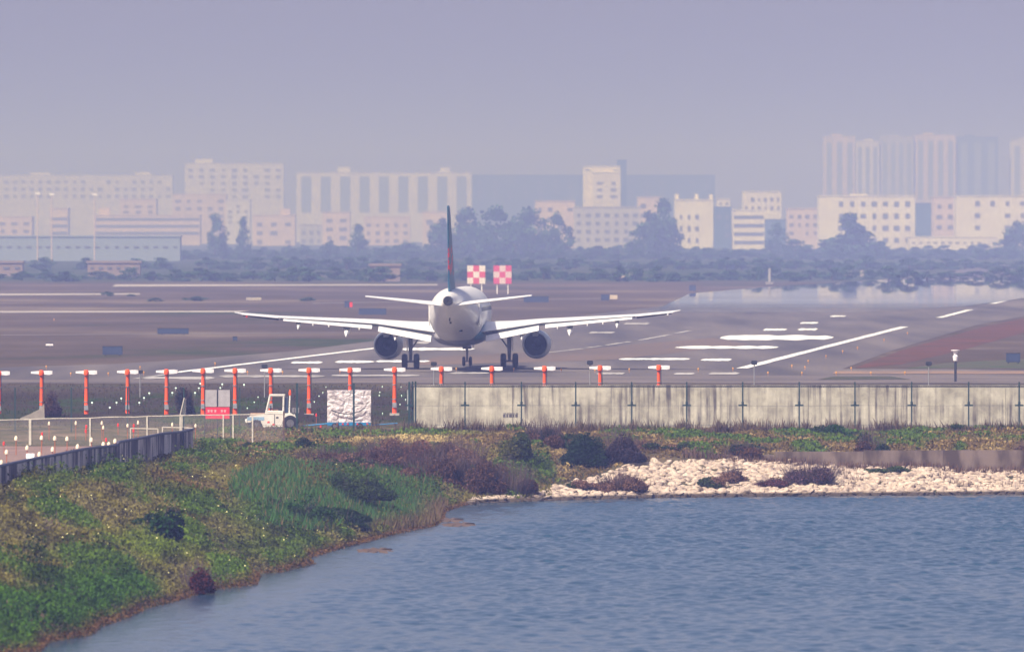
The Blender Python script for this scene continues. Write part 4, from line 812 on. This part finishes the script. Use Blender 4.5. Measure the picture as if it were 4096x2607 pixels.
bush('shrub', 1330, 2085, 260, 70, DG, (.025, .06, .015), 'long dark green shrub below the reeds on the bank'); bush('shrub', 1130, 2060, 240, 70, (.03, .08, .015), DG2, 'leafy green shrub above the bare shoreline grass')
bush('shrub', 1400, 2010, 330, 110, DG2, MG, 'blue-green shrub among the reeds on the point'); bush('shrub', 1230, 2105, 300, 90, DG2, (.03, .07, .015), 'bright green shrub left of the reeds')
bush('shrub', 1370, 2125, 180, 80, DG, DG2, 'dark green shrub at the water end of the reeds'); bush('shrub', 2070, 1850, 170, 105, MG, (.11, .11, .03), 'olive green shrub behind the purple bushes')
bush('bush', 2170, 1775, 150, 100, PU, DG, 'dark purple bush directly against the wall'); bush('shrub', 2260, 1800, 170, 105, DG2, PU, 'grey-green shrub on top of the stone bank')
bush('shrub', 2340, 1862, 190, 115, DG, DG2, 'dark green shrub hanging over the pale stones'); bush('bush', 2470, 1850, 180, 130, PU, (.05, .035, .045), 'purple bush at the head of the wide stone slope')
bush('bush', 2480, 1968, 190, 78, PU2, PU, 'rounded mauve bush low on the stone bank'); bush('shrub', 2320, 1960, 130, 45, MG, PU2, 'low olive shrub between rocks near the water')
bush('bush', 3245, 1940, 200, 95, (.12, .07, .09), PU, 'spiky mauve bush in the middle of the stone bank', spiky=1); bush('bush', 3100, 1945, 150, 32, (.12, .05, .06), PU, 'flat reddish bush joined to the spiky mauve bush')
bush('bush', 2930, 1928, 85, 62, (.12, .08, .09), PU2, 'thin mauve bush on the stones left of centre'); bush('shrub', 2850, 1950, 110, 40, MG, PU2, 'low grey-green shrub on the stone slope')
bush('bush', 3488, 1846, 115, 118, DG, PU, 'dark upright bush in front of the low wall'); bush('bush', 2965, 1826, 150, 48, PU, DG, 'dark purple bush at the left end of the low wall')
bush('shrub', 3560, 1892, 190, 34, MG, PU2, 'low green shrub patch on the upper stones'); bush('bush', 3760, 1850, 110, 40, PU, (.05, .03, .04), 'small purple bush on the low wall')
bush('bush', 4085, 1850, 70, 75, PU, DG, 'dark bush at the right edge above the stones'); bush('shrub', 3330, 1748, 240, 42, (.03, .08, .02), DG2, 'bright green shrub patch along the wall foot'); bush('shrub', 3830, 1728, 120, 30, DG2, MG, 'small green shrub tuft near the right wall foot')
bush('shrub', 3000, 1800, 120, 26, MG, DG2, 'low green tuft on the strip below the wall'); bush('bush', 2560, 1800, 170, 34, PU2, MG, 'brown bush tuft above the wide stone slope'); bush('shrub', 2740, 1800, 130, 28, MG, PU2, 'olive tuft above the stone slope')
bush('bush', 200, 1668, 60, 110, (.07, .035, .045), PU, 'dead reddish bush beside the leftmost orange post'); bush('dead_weed', 737, 1662, 66, 108, (.03, .035, .05), (.07, .03, .04), 'spiky dead weed growing over the pale strut', spiky=1)

# ------------------------------------------------------------------ low wall and stone bank
lw = mat('low_wall', (.19, .145, .125), .95, (.07, .05, .042), 1.3, stretch=(1, 1, .35), detail=8, contrast=(.4, .6))
LWp = [(2780, 1836), (3100, 1843), (3456, 1848), (4096, 1850), (5400, 1850)]
lwt = thing('low_wall', (0, 480, 0), 0, 'low weathered pinkish retaining wall above the stone bank', 'wall')
for (pa, ya), (pb, yb) in zip(LWp[:-1], LWp[1:]):
    k = max(1, int((pb - pa) / 220))
    for i in range(k):
        u0, u1 = i / k, (i + 1) / k; da = 481.0
        xa, xb = X(pa + (pb - pa) * u0, da), X(pa + (pb - pa) * u1, da) - .015
        MB().box(xa, xb, da - 480, da - 480 + .3, -2.0, Z(np.interp(pa + (pb - pa) * u0, [2780, 3100, 3500, 5400], [1818, 1806, 1800, 1798]), da)).build('wall_block', lw, lwt)
stone_m = mat('pale_stone', (.60, .50, .42), .95, (.3, .235, .2), 1.9, spec=.1, bump=.03, detail=8)
n = stone_m.node_tree.nodes; l = stone_m.node_tree.links; p = n['Principled BSDF']; geo = n.new('ShaderNodeNewGeometry')
cbig = ramp(nz(1.4, (1, 1, 1), 3), [(.3, (.66, .55, .46)), (.48, (.55, .45, .36)), (.6, (.4, .32, .27)), (.72, (.2, .155, .14))])
gr_ = ramp(nz(9.0, (1, 1, 1), 8), [(.3, (.55, .55, .55)), (.6, (1.05, 1.03, 1))]); mm2 = n.new('ShaderNodeMix'); mm2.data_type = 'RGBA'; mm2.blend_type = 'MULTIPLY'; mm2.inputs[0].default_value = .9
l.new(cbig, mm2.inputs[6]); l.new(gr_, mm2.inputs[7]); sx = n.new('ShaderNodeSeparateXYZ'); l.new(geo.outputs['Position'], sx.inputs[0])
tide = mrange(sx.outputs[2], -2.86, -2.96); l.new(mix(tide, mm2.outputs[2], (.07, .055, .045)), p.inputs['Base Color'])
def rock_mesh(i):
    bm = bmesh.new(); bmesh.ops.create_icosphere(bm, subdivisions=2, radius=.5); q = np.random.default_rng(i + 50)
    pl = [(Vector(q.normal(size=3)).normalized(), q.uniform(.28, .42)) for _ in range(9)]
    for v in bm.verts:
        for nn_, dd in pl:
            e = v.co.dot(nn_) - dd
            if e > 0: v.co -= nn_ * e
        v.co += Vector(q.normal(size=3)) * .008
    me = bpy.data.meshes.new('rock'); bm.to_mesh(me); bm.free(); me.materials.append(stone_m); return me
RM = [rock_mesh(i) for i in range(10)]
cand = []
rr = random.Random(5)
def add_rock(px, s_, size): cand.append((px, s_, size))
xl, xr = X(1880, 465), X(5100, 478)
sx_ = np.array([p_[0] for p_ in shore if 440 < p_[1] < 484]); sy_ = np.array([p_[1] for p_ in shore if 440 < p_[1] < 484])
o_ = np.argsort(sx_); sx_, sy_ = sx_[o_], sy_[o_]
xx = rng.uniform(xl, xr, 8700); off = rng.uniform(-.35, 9.2, 8700); yy = np.interp(xx, sx_, sy_) + off
PXr = 2048 + F * xx / yy
wdt = np.interp(PXr, [1880, 2050, 2200, 2350, 2500, 2600, 4200], [1.8, 2.6, 4.0, 6.0, 8.5, 9.2, 9.2])
k = off < wdt; xx, yy, off, PXr = xx[k], yy[k], off[k], PXr[k]
zz = gz(xx, yy); size = rng.uniform(.16, .46, len(xx)) * np.where(off < 1.5, 1.35, 1.0); vis = (np.abs(PXr - 2048) < 2080)
order = np.argsort(-(size * vis)); big = order[:300]; rest = order[300:]
for i in big:
    o = bpy.data.objects.new('rock', RM[i % 10]); C.objects.link(o); o.location = (xx[i], yy[i], zz[i] + .02); o.rotation_euler = (rng.normal() * .35, rng.normal() * .35, rng.uniform(0, 6.28)); sz = size[i]; o.scale = (sz * 1.45, sz * 1.1, sz * .6)
    tag(o, 'large pale angular rock lying in the stone bank above the lake', 'rock', 'large rocks of the stone bank')
V = []; Fc = []; base_ = 0
rv = [np.array([v.co[:] for v in m_.vertices]) for m_ in RM]; rf = [np.array([p_.vertices[:] for p_ in m_.polygons]) for m_ in RM]
for i in rest:
    m_ = i % 10; a = np.array([rng.uniform(0, 6.28), rng.normal() * .4, 0]); ca, sa = math.cos(a[0]), math.sin(a[0]); cb, sb_ = math.cos(a[1]), math.sin(a[1])
    v = (rv[m_] * (size[i] * np.array([1.4, 1.1, .6]))) @ np.array([[ca, -sa, 0], [sa, ca, 0], [0, 0, 1]]) @ np.array([[1, 0, 0], [0, cb, -sb_], [0, sb_, cb]]) 
    V.append(v + np.array([xx[i], yy[i], zz[i]])); Fc.append(rf[m_] + base_); base_ += len(v)
tag(big_mesh('rubble', np.concatenate(V), np.concatenate(Fc), stone_m, nper=3), 'smaller pale stones filling the bank above the water', 'rubble', kind='stuff')
x, y, s = land_points(60000, (-4, 34), (458, 484)); pq = 2048 + F * x / y; nn_ = fnoise(x * .35 + 5, y * .25 + 2)
k = (pq > 2000) & (s > .8) & (nn_ > .56); x, y, s = x[k], y[k], s[k]; x, y, s = x[::4], y[::4], s[::4]
blades('rock_weeds', 'brown dead weeds growing between the pale stones', 'weeds', x, y, .32, .02, np.tile(np.array([.10, .065, .05]), (len(x), 1)))
x = rng.uniform(9, 34, 5000); nn_ = fnoise(x * .5, x * .1); x = x[nn_ > .42]; y = np.full(len(x), 480.7) + rng.uniform(-.5, .2, len(x)); x, y = x[::2], y[::2]
blades('wall_foot_weeds', 'dead stalks leaning against the low wall', 'weeds', x, y, .38, .025, np.tile(np.array([.11, .07, .055]), (len(x), 1)))
# far left shore twigs, floating weed
fw = mat('floating_weed_mat', (.12, .08, .06), 1)
for i, (px, py, lab) in enumerate([(1835, 2098, 'larger mat of floating weed off the reedy point'), (1500, 2201, 'thin strip of floating weed near the left bank'), (1790, 2080, 'short strip of floating weed beside the reeds')]):
    g = G(px, py, WL); q = MB(); kk_ = 28; ri = []
    for zz_, f_ in ((WL - .03, 1), (WL + .03, .9), (WL + .06, .5)):
        ri.append([(g[0] + math.cos(6.283 * k / kk_) * .75 * f_ * (1 + .35 * math.sin(k * 2.7)), g[1] + math.sin(6.283 * k / kk_) * 2.6 * f_ * (1 + .35 * math.sin(k * 1.9)), zz_ + .02 * math.sin(k * 5)) for k in range(kk_)])
    q.loft(ri)
    o = q.build('floating_weed', fw); tag(o, lab, 'weed')

# ------------------------------------------------------------------ far trees
tm = leaf_mat('tree_leaves', .15); bark = mat('bark', (.09, .07, .055), .95)
def crown_mesh(i, conic=False):
    q = np.random.default_rng(100 + i); m_ = 22; cs = []
    for k in range(m_):
        a = q.uniform(0, 6.28); u = q.random(); z = .08 + .87 * u; rad = (.5 * (1 - u) + .05 if conic else .46 * math.sqrt(max(.05, 1 - (2 * u - .6) ** 2 * .62))) * q.uniform(.3, 1)
        cs.append((math.cos(a) * rad, math.sin(a) * rad, z, q.uniform(.08, .2) * (1.2 if not conic else .9)))
    cs = np.array(cs); N = 2300; w_ = q.integers(0, m_, N); v = q.normal(size=(N, 3)); v /= np.linalg.norm(v, axis=1)[:, None]; v *= q.random(N)[:, None] ** .5
    pts = cs[w_, :3] + v * cs[w_, 3][:, None] * np.array([1, 1, .8]); tn = np.tile(np.array([.05, .11, .06]), (N, 1)) * (.6 + .8 * q.random(m_))[w_][:, None] * q.uniform(.7, 1.3, (N, 1))
    global rng; sv_ = rng; rng = q; co = rnd_quads(pts, .055 * q.uniform(.6, 1.5, N)); rng = sv_
    return co, tn, N
proto = []
def make_tree(i, conic):
    t = thing('tree'); t['category'] = 'tree'; t['group'] = 'hazy trees along the far edge of the airfield'
    co, tn, N = crown_mesh(i, conic); o = big_mesh('crown', co, qidx(N), tm, np.repeat(tn, 4, axis=0)); o.parent = t
    MB().tube([(0, 0, -.02), (.01, 0, .25), (-.01, .01, .5)], [.035, .028, .015], 6).build('trunk', bark, t)
    return t
for i in range(6): proto.append(make_tree(i, i == 5))
used_ = [False] * 6; trees = []
def tree(px, py_top, wpx, d, kind=None):
    k = random.randrange(5) if kind is None else kind
    o = proto[k] if not used_[k] else dup(proto[k], (0, 0, 0)); used_[k] = True
    hh = Z(py_top, d); o.location = (X(px, d), d, 0); o.rotation_euler = (0, 0, random.uniform(0, 6)); ww = wpx * d / F
    o.scale = (ww, ww, hh / .98); trees.append(o); return o
for dr, t0, t1, w0, w1, st_ in ((1890, 1066, 1094, 90, 170, .62), (2400, 1028, 1052, 90, 150, .6), (3150, 996, 1018, 80, 130, .6), (3600, 978, 1000, 60, 120, .6)):
    px = -60 + random.uniform(0, 40)
    while px < 4160:
        L = px < 760; wd_ = random.uniform(w0, w1)
        if not (L and dr == 2400 and random.random() < .5): tree(px, random.uniform(t0, t1) + (8 if L and dr > 2400 else 0), wd_, dr + random.uniform(-60, 60))
        px += wd_ * st_ * (1.3 if L else 1)
for a in [(860, 868, 110, 1950), (975, 882, 80, 1950), (1320, 965, 90, 1900), (1430, 908, 110, 1950), (1640, 975, 160, 1900), (1590, 985, 120, 1880), (1770, 880, 150, 2050), (1850, 838, 210, 2080), (1985, 835, 220, 2060), (2130, 846, 200, 2060), (2235, 858, 130, 2040), (2060, 900, 200, 1980),
          (1900, 920, 200, 1980), (2200, 930, 170, 1980), (2650, 815, 170, 2100), (2600, 850, 160, 2050), (2570, 905, 140, 2050), (2680, 880, 120, 2060), (3400, 862, 270, 1900, 5), (3415, 900, 290, 1880, 5), (3405, 935, 200, 1890), (3330, 960, 120, 1900), (3520, 970, 120, 1900), (4060, 890, 130, 1960), (4010, 960, 120, 1960), (3100, 900, 100, 2150), (4130, 880, 140, 2000), (2400, 985, 150, 1950), (3180, 960, 140, 1960)]: tree(a[0], a[1], a[2], a[3] + 1480, *a[4:])
# shrub clumps in mid field
for a in [(430, 1166, 60, 1440), (520, 1176, 50, 1440), (780, 1186, 110, 1350), (620, 1192, 70, 1340), (1240, 1190, 90, 1350)]: 
    o = tree(*a); 
# ------------------------------------------------------------------ far buildings
bl_white = mat('pale_render', (.72, .68, .62), .9, (.62, .57, .52), .08); bl_pink = mat('pink_render', (.6, .48, .44), .9, (.52, .42, .4), .08)
bl_grey = mat('grey_render', (.42, .41, .42), .9, (.36, .35, .38), .08); bl_blue = mat('blue_glass_and_shade', (.03, .09, .13), .5, (.05, .11, .15), .05); bl_roof = mat('blue_roof', (.24, .3, .4), .6)  # the dark blue also colours in the shade between two white houses
bl_far = mat('far_pale_render', (.62, .6, .62), .9, (.55, .53, .55), .08)
win_m = mat('window_dark', (.14, .15, .19), .4); pane_me = MB().box(-.5, .5, -.5, .5, -.5, .5).build('window', win_m); win_mesh = pane_me.data; bpy.data.objects.remove(pane_me)
hutm = mat('weathered_hut', (.26, .2, .18), .95, (.2, .16, .15), .3)
bands = []; builds = []
def building(px0, px1, pt, d, m, label, rows=0, cols=0, style='win', depth=14, y0=None, roofs=(), wy=None, name='apartment_building', wm_=.5, hm_=.45, u0=0.0, u1=1.0):
    if px0 < 2000 and d > 2240: d += 260
    if d > 2240: d = 4500 + (d - 2240) * 3; depth *= 2
    if d == 2100: d = 3000
    x0, x1 = X(px0, d), X(px1, d); zt = Z(pt, d); t = thing(name, ((x0 + x1) / 2, d, 0), 0, label, 'building'); W_ = x1 - x0
    wl_ = MB().box(-W_ / 2, W_ / 2, 0, depth, 0, zt).build('wall', m, t)
    rf_ = MB().box(-W_ / 2 - .3, W_ / 2 + .3, -.3, depth + .3, zt + .003, zt + .5).build('roof', m, t)
    for (a, b_, h_) in roofs: MB().box(X(a, d) - t.location.x, X(b_, d) - t.location.x, 3, 8, zt + .503, Z(h_, d)).build('roof_house', m, rf_)
    ya, yb = (pt + 14, 1010) if wy is None else wy; za, zb = Z(yb, d), Z(ya, d)
    if style == 'win':
        for r_ in range(rows):
            for c in range(cols):
                if random.random() < .1: continue
                o = bpy.data.objects.new('window', win_mesh); C.objects.link(o); o.parent = t
                u = u0 + (u1 - u0) * (c + .5) / cols; v = (r_ + .5) / rows; o.location = (-W_ / 2 + W_ * u, -.05, za + (zb - za) * v); o.scale = (W_ * (u1 - u0) / cols * wm_ * random.uniform(.6, 1.15), .3, (zb - za) / rows * hm_ * random.uniform(.8, 1.1))
    elif style == 'band':
        for r_ in range(rows): MB().box(-W_ / 2 + .5, W_ / 2 - .5, -.2, .1, za + (zb - za) * (r_ + .25) / rows, za + (zb - za) * (r_ + .65) / rows).build('window_band', win_m, t)
    elif style == 'col':
        for c in range(cols): u = (c + .5) / cols; MB().box(-W_ / 2 + W_ * (u - .16 / cols * 1.6), -W_ / 2 + W_ * (u + .16 / cols * 1.6), -.2, .1, za, zb).build('window_bay', mat('bay_dark', (.12, .16, .22), .6) if not bands else bands[0], t)
    builds.append((px0, px1, label)); return t
bands.append(mat('bay_dark', (.2, .26, .32), .6))
building(-60, 690, 702, 3150, bl_far, 'faint long pale block at far left skyline', 3, 22, wy=(714, 800), depth=16, roofs=((120, 200, 690), (540, 600, 688)))
building(740, 1135, 655, 2950, bl_far, 'tall hazy white block with grid of windows', 5, 9, wy=(668, 800), roofs=((780, 850, 636),))
building(1186, 1885, 692, 2850, bl_far, 'long white block with deep window bays', 0, 9, 'col', wy=(706, 850), roofs=((1350, 1400, 668), (1760, 1800, 670)))
building(1890, 2860, 702, 2900, bl_blue, 'long dark blue glass block on the skyline', 4, 16, wy=(720, 800), depth=20, wm_=.3)
building(2370, 2482, 692, 2780, bl_white, 'white stair tower before the blue block', 3, 2, wy=(720, 800), roofs=())
building(2332, 2480, 668, 2784, bl_white, 'overhanging white top storey of the tower', 1, 4, wy=(672, 690), hm_=.3, depth=6); building(2470, 2506, 642, 2800, bl_blue, 'small blue-green tank house on the tower roof', 1, 1, wy=(650, 690))
building(-60, 128, 868, 2420, bl_pink, 'low pink house at the left edge', 2, 4, wy=(880, 940)); building(200, 272, 835, 2450, bl_pink, 'narrow pink block with dark bands at left', 3, 1, 'band', wy=(860, 945))
building(380, 800, 862, 2400, bl_pink, 'wide pink block with long dark window bands', 3, 1, 'band', wy=(862, 945), roofs=((395, 440, 830),))
building(480, 625, 798, 2500, bl_pink, 'square pink house above the banded block', 2, 3, wy=(815, 860)); building(690, 905, 778, 2600, bl_pink, 'plain pink block right of the banded block', 3, 5, wy=(790, 880))
building(1010, 1180, 862, 2350, bl_pink, 'pink house with six square windows', 3, 3, wy=(880, 985), roofs=((1120, 1160, 835),)); building(905, 1000, 800, 2550, bl_far, 'dim pale block behind the lone trees', 4, 3, wy=(815, 900))
building(1290, 1400, 850, 2350, bl_pink, 'narrow pink house between two tree gaps', 3, 2, wy=(865, 970)); building(1455, 1640, 868, 2400, bl_pink, 'broad pinkish house left of the tail fin', 3, 5, wy=(885, 980))
building(1200, 1290, 900, 2450, bl_grey, 'low grey house beside the narrow pink house', 2, 3, wy=(915, 980)); building(1690, 1800, 848, 2350, bl_pink, 'pale pink gable house just left of the fin', 2, 2, wy=(865, 960))
building(2140, 2300, 806, 2400, bl_pink, 'pink wall seen above the tall round trees', 3, 4, wy=(820, 930)); building(2296, 2560, 830, 2350, bl_grey, 'mauve-grey block in the middle distance', 4, 7, wy=(845, 975))
building(2550, 2640, 790, 2450, bl_pink, 'slim pink block behind the dark tree', 3, 2, wy=(805, 920)); building(2700, 2853, 801, 2300, bl_white, 'bright white block with nine windows and roof stubs', 3, 3, u0=.05, u1=.68, wy=(845, 985), roofs=((2700, 2716, 776), (2780, 2794, 776), (2838, 2852, 778)), wm_=.42)
building(2858, 2925, 830, 2400, bl_blue, 'gap between white houses, its shade painted as a dark blue block', 3, 2, wy=(850, 960)); building(2870, 2920, 798, 2500, bl_white, 'small white roof house behind the gap', 1, 2, wy=(805, 825))  # the dark blue block paints the shaded gap; the roof house is real
building(2932, 3058, 842, 2300, bl_white, 'white block with stacked balcony bands', 4, 1, 'band', wy=(850, 985)); building(2972, 3125, 768, 2450, bl_white, 'white upper block with small square windows', 2, 6, wy=(782, 850))
building(3150, 3276, 836, 2350, bl_pink, 'pink house left of the large white block', 3, 4, wy=(850, 950)); building(3276, 3660, 786, 2280, bl_white, 'large white block behind the conical tree', 4, 7, u0=.17, u1=.98, wy=(792, 985), roofs=((3400, 3470, 776),), wm_=.5, hm_=.42)
building(3735, 3822, 790, 2320, bl_pink, 'pinkish wing joining the right white block', 3, 2, wy=(805, 930)); building(3826, 4180, 786, 2280, bl_white, 'white block at the right edge with dark windows', 3, 5, u0=.15, wy=(790, 935), wm_=.34, hm_=.4)
building(3664, 3732, 815, 2400, bl_blue, 'shaded blue block between the two white ones'); building(3640, 3990, 950, 2245, bl_white, 'low white annex along the tree tops at right', 1, 12, wy=(958, 985), hm_=.3)
building(3060, 3155, 880, 2420, bl_blue, 'dim blue house behind trees right of balconies')
for a, b_, t_, mt, lab, cc in [(3296, 3420, 547, bl_pink, 'leftmost hazy high-rise tower', 3), (3424, 3516, 566, bl_far, 'slim hazy tower second from the left', 3), (3524, 3652, 549, bl_grey, 'third hazy tower with stepped top', 4), (3662, 3822, 541, bl_pink, 'widest pale hazy tower of the cluster', 4),
        (3830, 3992, 549, bl_blue, 'dark bluish hazy tower of the cluster', 3), (4046, 4180, 562, bl_far, 'hazy tower cut by the right edge', 3)]:
    building(a, b_, t_, 3500, mt, lab, 0, cc, 'col', wy=(t_ + 22, 800), depth=18, name='high_rise_tower', roofs=((a + 30, a + 70, t_ - 10),))
building(-60, 720, 948, 2100, bl_roof, 'long low blue shed behind the left trees', 1, 20, wy=(975, 1000), hm_=.3, name='blue_shed')
building(-40, 90, 1052, 2050, hutm, 'low pinkish hut at the left edge of the field', 1, 3, wy=(1062, 1080), depth=6, name='field_hut'); building(350, 560, 1052, 2050, hutm, 'long low pinkish shed in the left field', 1, 6, wy=(1062, 1080), depth=6, name='field_hut')
building(1480, 1600, 1064, 1850, hutm, 'low pale wall hut left of the fin base', 1, 4, wy=(1072, 1082), depth=5, name='field_hut')
# tree labels: say which building each stands before
blist = sorted([b_ for b_ in builds if b_[1] - b_[0] < 500], key=lambda q: q[1] - q[0]); cnt = {}
for o in sorted(trees, key=lambda q: (q.location.x / q.location.y)):
    tpx = 2048 + F * o.location.x / o.location.y
    bb = min(blist, key=lambda q: abs((q[0] + q[1]) / 2 - tpx)); ws = bb[2].split(); short = ' '.join(ws[:5]); cnt.setdefault(bb[2], []).append((o, short))
for lab, lst in cnt.items():
    for i, (o, short) in enumerate(lst):
        sz = 'low bush-like' if o.location.y < 1600 else ('tall' if o.scale.z > 10 else ('low front-row' if o.location.y < 2100 else ('small' if o.location.y < 2800 else 'short'))); o['label'] = f"{sz} hazy tree near {short}, {nth(i)} from left"
        if o.location.y < 1600: del o['group']
# tall pale lamp masts at left
ms = thing('light_mast'); ms['category'] = 'light mast'; ms['group'] = 'tall pale floodlight masts'
MB().tube([(0, 0, 0), (0, 0, 1)], [.22, .14], 8).build('pole', bl_pink, ms); MB().box(-.8, .8, -.3, .3, 1.0002, 1.03).build('lamp_head', radome, ms)
mss = []
for i, (px, pt) in enumerate([(150, 778), (207, 782), (378, 782)]):
    d = 2950; o = ms if i == 0 else dup(ms, (0, 0, 0)); o.location = (X(px, d), d, 0); o.scale = (1, 1, Z(pt, d)); mss.append(o)
order_labels(mss, 'tall pale floodlight mast at far left, {} of three from the left')
# small far cabinets
hutm2 = mat('dull_grey_cabinet', (.42, .4, .4), .8)
def cabinet(px, py, wpx, hpx, m, label):
    d = G(px, py)[1]; k = d / F; t = thing('field_cabinet', (X(px, d), d, 0), 0, label, 'cabinet')
    MB().box(-wpx * k / 2, wpx * k / 2, -.4, .4, .1, hpx * k).build('housing', m, t, bevel=.05); MB().box(-wpx * k / 2 - .08, wpx * k / 2 + .08, -.5, .5, hpx * k + .003, hpx * k + .12).build('lid', m, t); MB().box(-wpx * k / 2 + .1, wpx * k / 2 - .1, -.35, .35, 0, .097).build('plinth', darkp, t)
cabinet(3395, 1112, 30, 22, bl_pink, 'pinkish cabinet in the far field right, left one of two'); cabinet(3455, 1108, 26, 24, bl_pink, 'pinkish cabinet in the far field right, right one of two')
cabinet(3078, 1132, 9, 56, hutm2, 'slim white column far beyond the right wing'); cabinet(3078, 1140, 30, 10, hutm2, 'flat white base below the slim white column'); cabinet(2522, 1120, 14, 34, radome, 'slim white cabinet behind the tree line edge')
cabinet(815, 1108, 26, 22, radome, 'small white cabinet at the left tree line'); cabinet(2490, 1118, 26, 22, bl_pink, 'small pink cabinet left of the slim white one')

# ------------------------------------------------------------------ haze
hz = bpy.data.materials.new('haze'); hz.use_nodes = True; n = hz.node_tree.nodes; l = hz.node_tree.links; n.remove(n['Principled BSDF'])
pv = n.new('ShaderNodeVolumePrincipled'); pv.inputs['Color'].default_value = (0.198, 0.243, 0.54, 1); pv.inputs['Absorption Color'].default_value = (0.637, 0.582, 0.196, 1); pv.inputs['Density'].default_value = 0.00061; pv.inputs['Anisotropy'].default_value = 0.0
l.new(pv.outputs[0], n['Material Output'].inputs['Volume'])
o = MB().box(-7100, 7100, -250, 14100, -8, 130).build('haze', hz); tag(o, kind='stuff')
